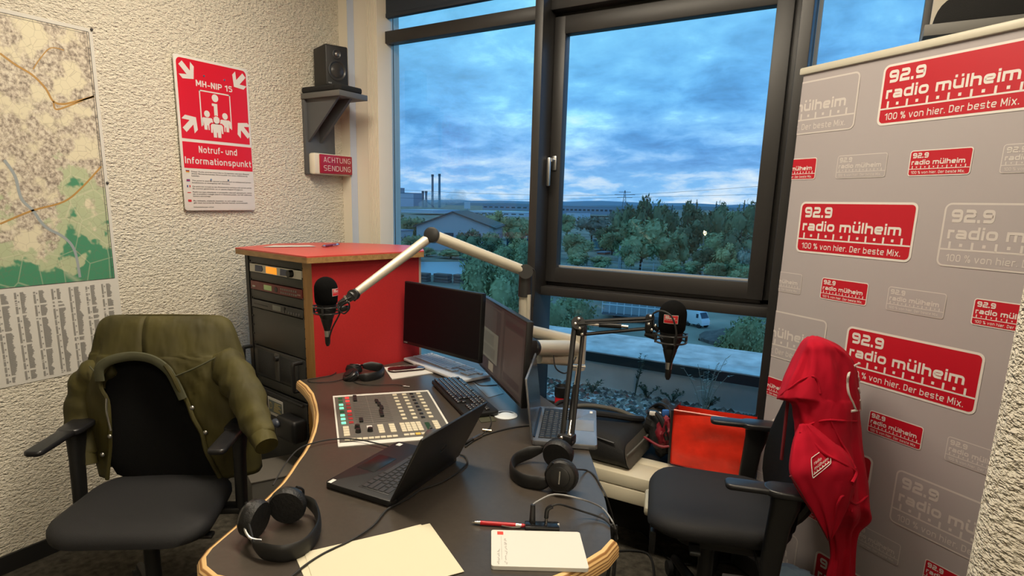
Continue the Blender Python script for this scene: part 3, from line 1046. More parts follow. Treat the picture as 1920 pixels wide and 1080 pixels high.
# van
p = onz(1306, 612, GZ)
t = thing('van', 'white delivery van parked in the yard', 'van', tuple(p), radians(-28))
M_van = mat('van_white', (.62, .68, .72, 1), .35)
prof = [(-1.1, .3), (1.1, .3), (1.1, .75), (.95, .95), (.62, 1.55), (.45, 1.68), (-1.1, 1.68)]
MB(Matrix.Rotation(pi / 2, 4, 'X')).prism(prof, -.6, .6, bev=.06).build('body', M_van, t)
MB().add([(.97, -.5, 1.0), (.97, .5, 1.0), (.66, .46, 1.52), (.66, -.46, 1.52)], [(0, 1, 2, 3)]).build('windscreen', M_pane, t)
MB().span((.35, -.615, 1.0), (.62, -.605, 1.4)).build('side_window', M_pane, t)
for x in (-.7, .7):
    for y in (-.5, .5):
        MB().cyl((x, y - .1, .25), (x, y + .1, .25), .26, .26, 16).build('wheel', M_rubber, t)
p = onz(1368, 640, GZ)
mb = MB().sph((0, 0, 0), (2.6, 2.4, 1.1), 24, 12, fn=lambda q: V((q.x, q.y, max(q.z, 0))) * (1 + .2 * noise.noise(q * 2)))
o = mb.build('earth_mound', mat('earth', (.10, .09, .085, 1), .95, var=.3, vscale=2))
o.location = p
tag(o, 'dark heap of earth in the yard by the leafy tree top', 'heap')

# ================================================================= LEFT WALL ITEMS
# local frame of the left wall: x along the wall (world +y), y up, z out of the wall


def wallM(y, z, out=.001):
    return Matrix(((0, 0, 1, WX + out), (1, 0, 0, y), (0, 1, 0, z), (0, 0, 0, 1)))


M_paper = mat('paper', (.62, .60, .55, 1), .7)
M_red = mat('print_red', (.60, .008, .018, 1), .35)
M_prt = mat('print_white', (.66, .64, .60, 1), .5)
M_ink = mat('ink', (.05, .05, .05, 1), .6)
M_grey_ink = mat('grey_ink', (.28, .27, .25, 1), .7)

# ---- street map: sheet y .45 .. 1.444, z .763 .. 2.18
mm = bpy.data.materials.new('map_print')
mm.use_nodes = True
t_ = mm.node_tree
b_ = t_.nodes['Principled BSDF']
b_.inputs['Roughness'].default_value = .55
c_ = N(t_, 'ShaderNodeTexCoord')
ms = N(t_, 'ShaderNodeMapping')
t_.links.new(c_.outputs['Object'], ms.inputs[0])
g1 = N(t_, 'ShaderNodeTexNoise', i_Scale=2.6, i_Detail=5., i_Roughness=.55)
g2 = N(t_, 'ShaderNodeTexNoise', i_Scale=9., i_Detail=4.)
vz = N(t_, 'ShaderNodeTexVoronoi', i_Scale=26.)
ve = N(t_, 'ShaderNodeTexVoronoi', i_Scale=30., feature='DISTANCE_TO_EDGE')
ve2 = N(t_, 'ShaderNodeTexVoronoi', i_Scale=9., feature='DISTANCE_TO_EDGE')
nd = N(t_, 'ShaderNodeTexNoise', i_Scale=70., i_Detail=6., i_Roughness=.7)
for n_ in (g1, g2, vz, ve, ve2, nd):
    t_.links.new(ms.outputs[0], n_.inputs['Vector'])
# more woodland towards the lower part of the map
sp = N(t_, 'ShaderNodeSeparateXYZ')
t_.links.new(c_.outputs['Object'], sp.inputs[0])
hgt = mathn(t_, 'MULTIPLY', mathn(t_, 'SUBTRACT', 1.02, sp.outputs[2]), .34)
wood = mathn(t_, 'ADD', g1.outputs['Fac'], hgt)
town = ramp(t_, [(.40, lin(214, 206, 188)), (.50, lin(184, 172, 156)), (.62, lin(128, 118, 106))], nd.outputs['Fac'])
col = mixc(t_, ramp(t_, [(.50, (0, 0, 0, 1)), (.58, (1, 1, 1, 1))], g2.outputs['Fac']), town, lin(216, 208, 180))
col = mixc(t_, ramp(t_, [(.53, (0, 0, 0, 1)), (.55, (1, 1, 1, 1))], wood), col, lin(176, 186, 150))
col = mixc(t_, ramp(t_, [(.60, (0, 0, 0, 1)), (.615, (1, 1, 1, 1))], wood), col, lin(70, 138, 104))
col = mixc(t_, mathn(t_, 'MULTIPLY', ramp(t_, [(.0, (1, 1, 1, 1)), (.03, (0, 0, 0, 1))], ve.outputs['Distance']), .4), col, lin(120, 108, 92))
col = mixc(t_, mathn(t_, 'MULTIPLY', ramp(t_, [(.0, (1, 1, 1, 1)), (.025, (0, 0, 0, 1))], ve2.outputs['Distance']), .35), col, lin(222, 212, 186))
t_.links.new(col, b_.inputs['Base Color'])
my0, my1 = .45, 1.444
tm = thing('street_map', 'large street map poster with green areas and columns of street names', 'map', (WX, (my0 + my1) / 2, .763))
mb = MB()
mb.span((WX + .0006, my0, .763), (WX + .003, my1, 2.18))
mb.mi = 1
Mw = wallM(0, 0, .0036)
mb.quad((my0, 1.152, 0), (my1 - .015, 1.152, 0), (my1 - .015, 2.165, 0), (my0, 2.165, 0), M=Mw)
Mw = wallM(0, 0, .0041)
rnd = random.Random(5)
P = lambda px, py: (lambda q: (min(q.y, my1 - .020), q.z))(onx(px, py, WX + .004))
mb.mi = 2
for pts, w in (([(0, 100), (30, 122), (60, 140), (85, 165), (100, 190), (120, 195), (150, 188), (186, 182)], .008),
               ([(100, 190), (105, 205), (130, 198), (160, 186), (187, 182)], .006),
               ([(0, 420), (60, 395), (120, 378), (155, 350), (190, 312)], .007),
               ([(62, 130), (75, 110), (95, 90), (120, 94)], .004)):
    mb.strip([(p.x, p.y) for p in catmull([V((*P(*q), 0)) for q in pts], 5)], w, M=Mw)
mb.mi = 3
mb.strip([(p.x, p.y) for p in catmull([V((*P(*q), 0)) for q in ((8, 300), (28, 330), (40, 372), (62, 395), (85, 425), (120, 445), (140, 470), (150, 520))], 5)], .011, M=Mw)
mb.mi = 4
for a, b, c, d in ((my0, 2.165, my1 - .015, .002), (my0, 1.152, my1 - .015, .002), (my0, 2.157, my1 - .023, .0012)):
    mb.quad((a, b - d / 2, 0), (c, b - d / 2, 0), (c, b + d / 2, 0), (a, b + d / 2, 0), M=Mw)
for x in (my1 - .015, my1 - .023):
    mb.quad((x - .001, 1.152, 0), (x + .001, 1.152, 0), (x + .001, 2.165, 0), (x - .001, 2.165, 0), M=Mw)
for k in range(11):
    z = 1.2 + k * .09
    mb.quad((my1 - .023, z, 0), (my1 - .015, z, 0), (my1 - .015, z + .002, 0), (my1 - .023, z + .002, 0), M=Mw)
# columns of the street index
mb.mi = 5
for c in range(16):
    x0 = my1 - .055 - c * .0655
    if x0 < my0 + .01:
        break
    lines = 96 if c else 40
    gap = {rnd.randint(8, lines - 4) for _ in range(3)}
    base = 1.128
    wv = .014
    for k in range(lines):
        if k in gap or k - 1 in gap:
            continue
        z = base - k * .0037
        wv = min(.030, max(.008, wv * .8 + rnd.uniform(.0, .008)))
        mb.quad((x0, z, 0), (x0 + wv, z, 0), (x0 + wv, z + .0030, 0), (x0, z + .0030, 0), M=Mw)
        if rnd.random() < .9:
            mb.quad((x0 - .020, z, 0), (x0 - .0125, z, 0), (x0 - .0125, z + .0033, 0), (x0 - .020, z + .0033, 0), M=Mw)
        if k % 7 == 3:
            mb.quad((x0 - .010, z, 0), (x0 - .005, z, 0), (x0 - .005, z + .006, 0), (x0 - .010, z + .006, 0), M=Mw)
mb.build('map_sheet', [M_paper, mm, mat('map_road', lin(176, 136, 72), .6), mat('map_river', lin(150, 158, 160), .6), M_ink, M_grey_ink], tm, world=True)
for px, py in ((171.5, 55.5), (201, 343)):
    p = onx(px, py, WX + .004)
    MB().sph((WX + .006, p.y, p.z), (.005, .006, .006), 10, 6).build('pin', M_ink, tm, world=True)

# ---- emergency point sign
sy0, sy1, sz0, sz1 = 1.782, 2.186, 1.445, 2.154
ts = thing('information_sign', 'red and white emergency information sign on the plaster wall', 'sign', (WX, (sy0 + sy1) / 2, sz0))
sw, sh = sy1 - sy0, sz1 - sz0
S = wallM(sy0, sz0, .0)
mb = MB()
mb.prism([(p[0] + sw / 2, p[1] + sh / 2) for p in rr(sw, sh, .014)], .014, .020, bev=.001, M=S)
Z = .0206
mb.mi = 1
top = [(.012, .336), (sw - .012, .336)] + [p for p in [(sw - .012 - .022 + .022 * cos(radians(a)), sh - .034 + .022 * sin(radians(a))) for a in range(0, 91, 15)]] + [(.034 + .022 * cos(radians(a)), sh - .034 + .022 * sin(radians(a))) for a in range(90, 181, 15)]
mb.prism(top, .0195, Z, M=S)
mb.prism([(.012, .200), (sw - .004, .200), (sw - .004, .322), (.012, .322)], .0195, Z, M=S)
mb.mi = 0
Z2 = Z + .0006
ST = S @ Matrix.Translation((0, 0, Z2))


def arrow(cx, cy, ang, L=.075):
    A = ST @ Matrix.Translation((cx, cy, 0)) @ Matrix.Rotation(ang, 4, 'Z')
    mb.quad((-L, -.013, .0004), (-.02, -.013, .0004), (-.02, .013, .0004), (-L, .013, .0004), M=A)
    mb.add([(0, 0, 0), (-.036, .044, 0), (-.062, .044, 0), (-.025, 0, 0), (-.062, -.044, 0), (-.036, -.044, 0)], [(0, 1, 2, 3), (0, 3, 4, 5)], A @ Matrix.Translation((0, 0, .0001)))


arrow(.095, sh - .098, radians(-45), .09)
arrow(sw - .088, sh - .098, radians(-135), .09)
arrow(.092, .438, radians(45), .09)
arrow(sw - .078, .438, radians(135), .09)
mb.stroke('MH-NIP 15', .105, .582, .200, .028, M=ST, t=.19, rad=.3, wide=.74)
fx0, fx1, fz0, fz1 = .118, .290, .40, .568
for a, b in (((fx0, fz0), (fx0 + .006, fz1)), ((fx1 - .006, fz0), (fx1, fz1)), ((fx0, fz1 - .006), (fx1, fz1))):
    mb.quad((a[0], a[1], 0), (b[0], a[1], 0), (b[0], b[1], 0), (a[0], b[1], 0), M=ST)


def disc(cx, cy, r, n=20, M=None):
    mb.add([(cx + r * cos(2 * pi * k / n), cy + r * sin(2 * pi * k / n), 0) for k in range(n)], [tuple(range(n))], M or ST)


def poly(pts, M=None):
    mb.add([(x, y, 0) for x, y in pts], [tuple(range(len(pts)))], M or ST)


ix = .203
disc(ix, .540, .018)
poly([(ix - .020, .514), (ix + .010, .514), (ix + .010, .450), (ix + .020, .450), (ix + .020, .438), (ix - .020, .438), (ix - .020, .450), (ix - .010, .450), (ix - .010, .502), (ix - .020, .502)])


def person(cx, base, s):
    disc(cx, base + .066 * s, .0185 * s)
    poly([(cx - .036 * s, base), (cx - .036 * s, base + .036 * s), (cx - .028 * s, base + .045 * s), (cx + .028 * s, base + .045 * s), (cx + .036 * s, base + .036 * s), (cx + .036 * s, base),
          (cx + .027 * s, base), (cx + .024 * s, base + .026 * s), (cx + .022 * s, base - .022 * s), (cx + .003, base - .022 * s), (cx + .002, base + .003), (cx - .002, base + .003), (cx - .003, base - .022 * s), (cx - .022 * s, base - .022 * s), (cx - .024 * s, base + .026 * s), (cx - .027 * s, base)])


person(ix - .050, .405, .85)
person(ix + .050, .405, .85)
mb.mi = 1
disc(ix, .437, .022, M=ST @ Matrix.Translation((0, 0, .0003)))
poly([(ix - .041, .372), (ix - .041, .415), (ix - .03, .423), (ix + .03, .423), (ix + .041, .415), (ix + .041, .372)], M=ST @ Matrix.Translation((0, 0, .0003)))
mb.mi = 0
ST = S @ Matrix.Translation((0, 0, Z2 + .0006))
person(ix, .375, .95)
ST = S @ Matrix.Translation((0, 0, Z2))
mb.stroke('Notruf- und', sw / 2, .275, .215, .032, M=ST, t=.16, rad=.34, wide=.62, center=True)
mb.stroke('Informationspunkt', sw / 2 + .003, .221, .374, .032, M=ST, t=.16, rad=.34, wide=.62, center=True)
mb.mi = 2
lines = [('Dieser Punkt wird bei besonderen Ereignissen wie zum Beispiel', .182), ('einem flächendeckenden Stromausfall von einer Hilfsleistung', .172), ('besetzt.', .162),
         ('This point is used for special incidents such as widespread power', .140), ('breakdowns or emergency call disorders.', .130),
         ("Ce point est occupé en cas d'événements spéciaux tels qu'une panne", .112), ("de courant généralisée ou un panne d'appel d'urgence.", .102),
         ('Punkt ten jest obsadzony w przypadku zdarzeń specjalnych, takich', .086), ('jak na przykład rozległe awarie w dostawie prądu, czy też zakłócenia', .076), ('numeru alarmowego.', .066),
         ('Bu noktada, elektrik kesintisi ve acil çağrı arızası', .044), ('gibi özel durumlarda ihtiyaç hâlinde hizmet verilmektedir.', .034)]
for s_, y in lines:
    mb.text(s_, .046, y, min(.34, len(s_) * .0054), .0058, M=ST, bold=.01)
mb.text('Informationen unter', .046, .014, .11, .0058, M=ST, bold=.01)
for k, (y, cs) in enumerate(((.184, (2, 3, 4)), (.142, (5, 3, 5)), (.114, (5, 0, 3)), (.088, (0, 0, 3)), (.046, (3, 3, 3)))):
    for j, c in enumerate(cs):
        mb.mi = c
        if k == 2:
            x0 = .018 + j * .006
            mb.quad((x0, y - .004, 0), (x0 + .006, y - .004, 0), (x0 + .006, y + .006, 0), (x0, y + .006, 0), M=ST)
        else:
            z0 = y + .006 - (j + 1) * .0035
            mb.quad((.018, z0, 0), (.036, z0, 0), (.036, z0 + .0035, 0), (.018, z0 + .0035, 0), M=ST)
sgn = mb.build('sign_panel', [mat('sign_white', (.68, .66, .62, 1), .3), mat('sign_red', (.62, .008, .02, 1), .28), M_ink, mat('flag_red', (.5, .02, .02, 1), .4), mat('flag_yellow', (.7, .5, .05, 1), .4), mat('flag_blue', (.05, .06, .25, 1), .4)], ts, world=True)
for x, y in ((.150, .634), (.262, .634), (.148, .150), (.246, .150)):
    c = wallM(sy0, sz0, 0) @ V((x, y, .023))
    MB().cyl(c - V((.006, 0, 0)), c + V((.001, 0, 0)), .0055, .0045, 12).build('screw', M_chrome, ts, world=True)

# ---- loudspeaker shelf on the left
M_board = mat('grey_board', (.085, .09, .095, 1), .5)
M_bedge = mat('grey_board_edge', (.115, .115, .11, 1), .5)
tsh = thing('wall_shelf', 'dark grey corner shelf under the left loudspeaker', 'shelf', (WX, 2.67, 1.65))
MB().span((WX + .001, 2.558, 1.65), (WX + .022, 2.79, 2.062), bev=.002).build('back_plate', M_board, tsh, world=True)
MB().span((WX + .001, 2.553, 2.062), (-2.49, 2.78, 2.092), bev=.002).build('shelf_board', M_bedge, tsh, world=True)
MB(Matrix(((1, 0, 0, WX + .022), (0, 0, 1, 0), (0, 1, 0, 0), (0, 0, 0, 1)))).prism([(0, 2.062), (.25, 2.062), (0, 1.83)], 2.665, 2.685).build('bracket', M_board, tsh, world=True)
MB(Matrix(((1, 0, 0, WX + .022), (0, 0, 1, 0), (0, 1, 0, 0), (0, 0, 0, 1)))).prism([(0, 2.062), (.25, 2.062), (0, 1.83)], 2.575, 2.59).build('bracket', M_board, tsh, world=True)
MB().span((WX + .001, 2.80, 2.04), (WX + .07, 2.812, 2.06)).build('clip', M_board, tsh, world=True)
# isolation pad
tp = MB(Matrix.Translation((-2.63, 2.665, 2.0925)) @ Matrix.Rotation(radians(0), 4, 'Z'))
pp = [(-.155, -.105), (.10, -.105), (.128, -.08), (.128, .08), (.10, .105), (-.155, .105)]
tp.prism(pp, 0, .035, bev=.012, seg=3)
tag(tp.build('isolation_pad', mat('black_foam', (.010, .010, .010, 1), .9, bump=.3, bscale=300)), 'black foam pad under the left loudspeaker', 'speaker pad')


def speaker(label, loc, rz, tilt=0.):
    t = thing('loudspeaker', label, 'speaker', loc, rot=(tilt, 0, rz), group=None)
    w, d, h = .135, .165, .215
    MB().box((0, 0, h / 2), (w, d, h), bev=.008, seg=3).build('cabinet', mat('speaker_black', (.016, .016, .016, 1), .55), t)
    A = Matrix.Translation((0, -d / 2, .082)) @ Matrix.Rotation(pi / 2, 4, 'X')
    MB().lathe([(.054, -.001), (.054, .004), (.049, .005), (.044, .002), (.025, -.012), (.001, -.014)], 28, A).build('woofer_surround', mat('speaker_ring', (.03, .03, .03, 1), .35), t)
    MB().lathe([(.040, -.004), (.036, .002), (.02, .006), (.001, .0075)], 24, A).build('woofer_cone', mat('speaker_cone', (.035, .033, .032, 1), .22), t)
    B = Matrix.Translation((0, -d / 2, .168)) @ Matrix.Rotation(pi / 2, 4, 'X')
    MB().lathe([(.027, -.001), (.027, .003), (.022, .004), (.014, .0)], 22, B).build('tweeter_ring', MATS['speaker_ring'], t)
    MB().sph((0, -d / 2, .168), (.013, .007, .013), 16, 10).build('tweeter_dome', mat('tweeter', (.25, .24, .23, 1), .2, .7), t)
    MB().box((-.045, -d / 2 - .001, .014), (.02, .002, .008)).build('badge', M_silver, t)
    return t


speaker('small black loudspeaker on the grey shelf by the plaster wall', (-2.665, 2.672, 2.1285), atan2(.93, .35))

# ---- lit warning box
twb = thing('warning_light', 'white box light with red ACHTUNG SENDUNG face under the shelf', 'sign light', (WX, 2.70, 1.645))
bx0, bx1 = WX + .022, WX + .085
y0, y1, z0, z1 = 2.572, 2.872, 1.66, 1.765
MB().span((bx0, y0, z0 - .01), (bx1 - .012, y1, z1 + .005), bev=.012).build('housing', mat('warm_white_case', (.74, .70, .58, 1), .4), twb, world=True)
mb = MB()
mb.span((bx1 - .013, y0 + .035, z0 - .004), (bx1, y1 - .004, z1 - .001), bev=.004)
mb.mi = 1
Wb = Matrix(((0, 0, 1, bx1 + .0006), (1, 0, 0, y0 + .04), (0, 1, 0, z0), (0, 0, 0, 1)))
mb.stroke('ACHTUNG', .018, .060, .222, .030, M=Wb, t=.11, rad=.32, gap=.2)
mb.stroke('SENDUNG', .018, .012, .222, .030, M=Wb, t=.11, rad=.32, gap=.2)
mb.build('front_panel', [mat('warning_red', (.36, .012, .035, 1), .35), mat('letter_pink', (.75, .60, .55, 1), .5)], twb, world=True)

# ---- right loudspeaker above the banner
M_rsh = mat('grey_shelf', (.17, .165, .15, 1), .55)
t = thing('wall_shelf', 'grey shelf behind the banner carrying the right loudspeaker', 'shelf', (.3, 2.80, 2.10))
MB().span((.093, 2.57, 2.057), (.55, 2.935, 2.092), bev=.002).build('shelf_board', M_rsh, t, world=True)
MB().span((.30, 2.62, 1.85), (.32, 2.93, 2.057)).build('bracket', M_board, t, world=True)
tp = MB(Matrix.Translation((.30, 2.71, 2.0925)))
a = [(-.185, 0)] + [(-.185 + .055 - .055 * cos(radians(k)), .078 * sin(radians(k))) for k in range(15, 91, 15)] + [(.2, .078), (.2, 0)]
tp.M = tp.M @ Matrix(((1, 0, 0, 0), (0, 0, -1, 0), (0, 1, 0, 0), (0, 0, 0, 1)))
tp.prism(a, -.13, .13, bev=.004)
tag(tp.build('isolation_pad', MATS['black_foam']), 'black foam pad under the right loudspeaker', 'speaker pad')
speaker('black loudspeaker cut off at the top right above the banner', (.27, 2.69, 2.171), radians(-30))

# ================================================================= COUNTER WITH RACK
CH = 1.275
M_lino_red = mat('red_laminate', (.56, .055, .045, 1), .32, var=.05, vscale=60)
M_redpanel = mat('red_fabric_panel', (.44, .012, .012, 1), .7, bump=.15, bscale=400, var=.08, vscale=200)
M_edge = wood_mat('counter_edge', lin(128, 96, 54), lin(164, 128, 80), 5.)
M_post = wood_mat('counter_post', lin(142, 100, 44), lin(176, 132, 70), 4., (10, 10, 1.2))
u_ = V((.984, -.175, 0)).normalized()
nf = V((-.175, -.984, 0)).normalized()
B0 = V((-1.967, 1.82, 0))
B1 = B0 - u_ * .575
sd = V((.293, .956, 0)).normalized()
B2 = B0 + sd * .56
tcn = thing('rack_counter', 'tall red counter with equipment rack beside the window', 'counter', tuple(B1))
top = [(-2.542, 1.877), (-1.938, 1.77), (-1.762, 2.342), (-1.845, 2.444), (-2.026, 2.576), (-2.179, 2.55), (-2.364, 2.505), (-2.522, 2.404), (-2.617, 2.192)]
mb = MB()
mb.prism(top, CH - .006, CH)
mb.mi = 1
mb.prism(top, CH - .030, CH - .006)
mb.build('counter_top', [M_lino_red, M_edge], tcn, world=True)
sp_ = MB()
mid = B0 - u_ * .014
q = [B0 + sd * .002, B2, B2 - u_ * .02, B0 - u_ * .02 + sd * .002]
sp_.prism([(p.x, p.y) for p in q], .02, CH - .03)
sp_.build('side_panel', M_redpanel, tcn, world=True)
q = [B2, B2 + sd * .012, B2 + sd * .012 - u_ * .03, B2 - u_ * .03]
MB().prism([(p.x, p.y) for p in q], .02, CH - .03).build('corner_strip', mat('pale_strip', (.45, .36, .28, 1), .5), tcn, world=True)
q = [B0, B0 + sd * .03 - u_ * .02, B0 - u_ * .07 - nf * .03, B0 - u_ * .07]
MB().prism([(p.x, p.y) for p in q], 0, CH - .03).build('corner_post', M_post, tcn, world=True)
q = [B1, B1 + u_ * .03, B1 + u_ * .03 - nf * .45, B1 - nf * .45]
MB().prism([(p.x, p.y) for p in q], 0, CH - .03).build('side_wall', M_black, tcn, world=True)
q = [B2 - u_ * .05, B2 - u_ * .05 + sd * .1, V((-2.45, 2.42, 0)), B1 - nf * .45, B1 + u_ * .03 - nf * .44]
MB().prism([(p.x, p.y) for p in (B2 - u_ * .03, V((-2.0, 2.5, 0)), V((-2.47, 2.38, 0)), V((-2.46, 2.36, 0)), V((-2.0, 2.47, 0)))], .02, CH - .03).build('back_wall', M_black, tcn, world=True)
RK = Matrix(((u_.x, 0, nf.x, B1.x), (u_.y, 0, nf.y, B1.y), (0, 1, 0, 0), (0, 0, 0, 1)))   # x along the rack front, y up, z out
rail = MB(RK)
for x0 in (.030, .488):
    rail.span((x0, .06, -.03), (x0 + .03, 1.24, -.004))
    for k in range(26):
        rail.cyl((x0 + .015, .10 + k * .0445, -.006), (x0 + .015, .10 + k * .0445, .002), .0045, .0045, 6)
rail.build('rack_rail', M_black, tcn, world=True)
M_rackp = mat('rack_panel', (.040, .040, .036, 1), .5, bump=.1, bscale=500)
for za, zb in ((1.205, 1.243), (1.122, 1.160), (1.033, 1.074), (.803, .985), (.60, .645)):
    MB(RK).span((.045, za, -.012), (.503, zb, -.003), bev=.0015).build('blank_panel', M_rackp, tcn, world=True)
MB(RK).span((.03, .05, -.40), (.50, .07, 0)).build('rack_floor', M_black, tcn, world=True)


def rack_unit(name, label, za, zb, m, depth=.22):
    t = thing(name, label, 'rack device', tuple(RK @ V((.275, za, -.1))))
    mb = MB(RK).span((.05, za + .001, -.004), (.50, zb - .001, .004), bev=.0015)
    mb.span((.065, za + .002, -depth), (.485, zb - .002, -.004))
    mb.build('faceplate', m, t, world=True)
    return t


def rk_box(t, name, x0, z0, x1, z1, d, m, bev=.001):
    return MB(RK).span((x0, z0, .003), (x1, z1, .004 + d), bev=bev).build(name, m, t, world=True)


M_dial = mat('blue_knob_plate', (.045, .06, .12, 1), .4)
t = rack_unit('audio_processor', 'silver rack device with orange display and blue plates', 1.162, 1.203, mat('brushed_plate', (.62, .60, .52, 1), .4))
for x0, x1 in ((.105, .175), (.330, .400)):
    MB(RK).prism([(x0, 1.168), (x1 - .01, 1.170), (x1, 1.180), (x1 - .006, 1.197), (x0 + .004, 1.198)], .004, .007).build('knob_plate', M_dial, t, world=True)
rk_box(t, 'display', .205, 1.167, .298, 1.198, .002, mat('orange_display', (.8, .28, .02, 1), .4, emit=(1, .33, .02, 1), estr=.85))
MB(RK).cyl((.425, 1.184, .003), (.425, 1.184, .024), .017, .016, 18).build('knob', M_black, t, world=True)
t = rack_unit('data_receiver', 'dark red rack device with small green display', 1.077, 1.120, mat('dark_red_plate', (.16, .022, .02, 1), .45))
rk_box(t, 'display', .175, 1.086, .245, 1.110, .001, mat('olive_display', (.16, .19, .07, 1), .4, emit=(.3, .36, .12, 1), estr=.35))
for k in range(8):
    for r_ in range(2):
        rk_box(t, 'button', .325 + k * .0175, 1.085 + r_ * .016, .335 + k * .0175, 1.094 + r_ * .016, .002, mat('grey_button', (.22, .20, .18, 1), .5))
MB(RK).cyl((.285, 1.098, .003), (.285, 1.098, .006), .013, .012, 14).build('jog_dial', M_black, t, world=True)
MB(RK).span((.068, 1.090, .004), (.094, 1.098, .0048)).build('print', M_prt, t, world=True)
MB(RK).span((.462, 1.090, .004), (.488, 1.097, .0048)).build('print', mat('print_dim', (.35, .2, .18, 1), .5), t, world=True)
t = rack_unit('audio_player', 'black rack device with grey display and small buttons', .990, 1.030, mat('black_plate', (.028, .028, .027, 1), .4))
rk_box(t, 'display', .245, .998, .318, 1.022, .001, mat('grey_display', (.16, .17, .15, 1), .3))
rk_box(t, 'disc_slot', .07, 1.006, .20, 1.010, .001, M_dark)
for k in range(7):
    MB(RK).cyl((.345 + k * .021, 1.003, .003), (.345 + k * .021, 1.003, .007), .006, .006, 12).build('button', mat('dark_button', (.08, .08, .08, 1), .4), t, world=True)
MB(RK).cyl((.35, 1.018, .003), (.35, 1.018, .008), .007, .007, 12).build('knob', M_black, t, world=True)
t = rack_unit('rack_computer', 'black rack computer with front handles and mesh grilles', .650, .800, mat('server_black', (.020, .020, .019, 1), .45), .4)
rk_box(t, 'grille', .085, .665, .245, .785, .004, mat('mesh_grille', (.015, .015, .014, 1), .6, bump=1., bscale=420))
rk_box(t, 'grille', .29, .665, .445, .785, .004, MATS['mesh_grille'])
rk_box(t, 'centre_bar', .25, .66, .285, .79, .008, mat('bar_grey', (.055, .052, .046, 1), .4))
MB(RK).cyl((.275, .77, .01), (.275, .77, .026), .014, .013, 14).build('lock', M_black, t, world=True)
for x0 in (.028, .475):
    P_ = [(x0, .66, .005), (x0, .66, .04), (x0, .672, .05), (x0, .775, .05), (x0, .787, .04), (x0, .787, .005)]
    MB(RK).tube(P_, .0095, n=8, sub=4).build('handle', M_black, t, world=True)
t = rack_unit('rack_device', 'black rack drawer with a paper sticker and a knob box', .08, .595, mat('drawer_black', (.018, .018, .017, 1), .5), .3)
MB(RK).tube([(.05, .585, .015), (.275, .588, .02), (.49, .585, .015)], .007, n=8).build('edge_bar', M_black, t, world=True)
mb = MB(RK).span((.155, .468, .004), (.292, .556, .0052))
mb.mi = 1
mb.span((.163, .482, .005), (.284, .543, .0056))
mb.mi = 2
mb.text('D', .172, .498, .022, .034, z=.0060, bold=.0)
for k in range(7):
    mb.span((.205 + .002 * k, .49 + k * .007, .0055), (.275 - (k % 3) * .012, .4935 + k * .007, .0060))
mb.build('sticker', [M_paper, mat('sticker_blue', (.14, .17, .17, 1), .6), mat('sticker_gold', (.55, .45, .15, 1), .6)], t, world=True)
MB(RK).box((.42, .47, .04), (.16, .11, .08), bev=.02, seg=3).build('knob_box', M_black, t, world=True)
MB(RK).sph((.36, .49, .082), (.028, .022, .02), 18, 10).build('knob', mat('slate_knob', (.05, .06, .085, 1), .35), t, world=True)
# things on the counter
p, q = onz(503, 461, CH + .001), onz(594, 462, CH + .001)
d = (q - p).normalized()
w = V((d.y, -d.x, 0))
tag(MB().add([p + w * .10 - d * .0, q + w * .02, q - w * .06 - d * .05, p - w * .02 + d * .02, ], [(0, 1, 2, 3)]).add([p + w * .10 + V((0, 0, .0015)), q + w * .02 + V((0, 0, .0015)), q - w * .06 - d * .05 + V((0, 0, .0015)), p - w * .02 + d * .02 + V((0, 0, .0015))], [(0, 1, 2, 3)]).build('paper_sheet', M_paper),
    'white sheet of paper on the red counter top', 'paper')


def pen(label, a, b, cols, r=.0052):
    a, b = V(a), V(b)
    t = thing('ballpoint_pen', label, 'pen', tuple((a + b) / 2))
    d = (b - a)
    A = lambda f: a + d * f
    MB().cyl(A(0), A(.06), .0012, r * .75, 12).cyl(A(.06), A(.16), r * .75, r, 14).build('tip', cols[1], t, world=True)
    MB().cyl(A(.16), A(.80), r, r, 14).build('barrel', cols[0], t, world=True)
    MB().cyl(A(.80), A(.90), r * 1.05, r * 1.05, 14).build('ring', cols[1], t, world=True)
    MB().cyl(A(.90), A(1.0), r, r * .6, 14).build('push_button', cols[0], t, world=True)
    up = V((0, 0, 1))
    s_ = d.cross(up).normalized()
    MB().tube([A(.88) + s_ * r * 1.5, A(.7) + s_ * r * 2.0, A(.55) + s_ * r * 1.3], .0016, n=6).build('clip', cols[1], t, world=True)
    return t


M_penred = mat('pen_red', (.45, .01, .015, 1), .25)
a = onz(603, 462, CH + .006)
pen('dark red pen on the red counter top', a, a + V((-.02, .14, .003)), (mat('pen_dark', (.16, .01, .03, 1), .3), M_chrome), .006)

# ================================================================= DESK
DZ = .74
inner = [(-1.985, 1.748), (-1.90, 1.712), (-1.80, 1.652), (-1.692, 1.568), (-1.60, 1.488), (-1.547, 1.436), (-1.48, 1.362), (-1.421, 1.288), (-1.375, 1.22), (-1.337, 1.157), (-1.30, 1.10), (-1.269, 1.047), (-1.235, .97), (-1.20, .88), (-1.179, .826),
         (-1.163, .780), (-1.148, .738), (-1.130, .710), (-1.10, .691), (-1.054, .684), (-.98, .706), (-.90, .745), (-.80, .795), (-.70, .852), (-.60, .918), (-.53, .976), (-.48, 1.035), (-.450, 1.095), (-.430, 1.160), (-.415, 1.215), (-.412, 1.270),
         (-.44, 1.34), (-.488, 1.439), (-.54, 1.535), (-.601, 1.643), (-.651, 1.73), (-.72, 1.87), (-.785, 1.98), (-.90, 2.05), (-1.04, 2.16), (-1.22, 2.33), (-1.5, 2.44), (-1.77, 2.44), (-1.795, 2.34), (-1.945, 1.845)]
td = thing('studio_desk', 'curved dark studio desk with light plywood edge', 'desk', (-1.2, 1.6, 0))
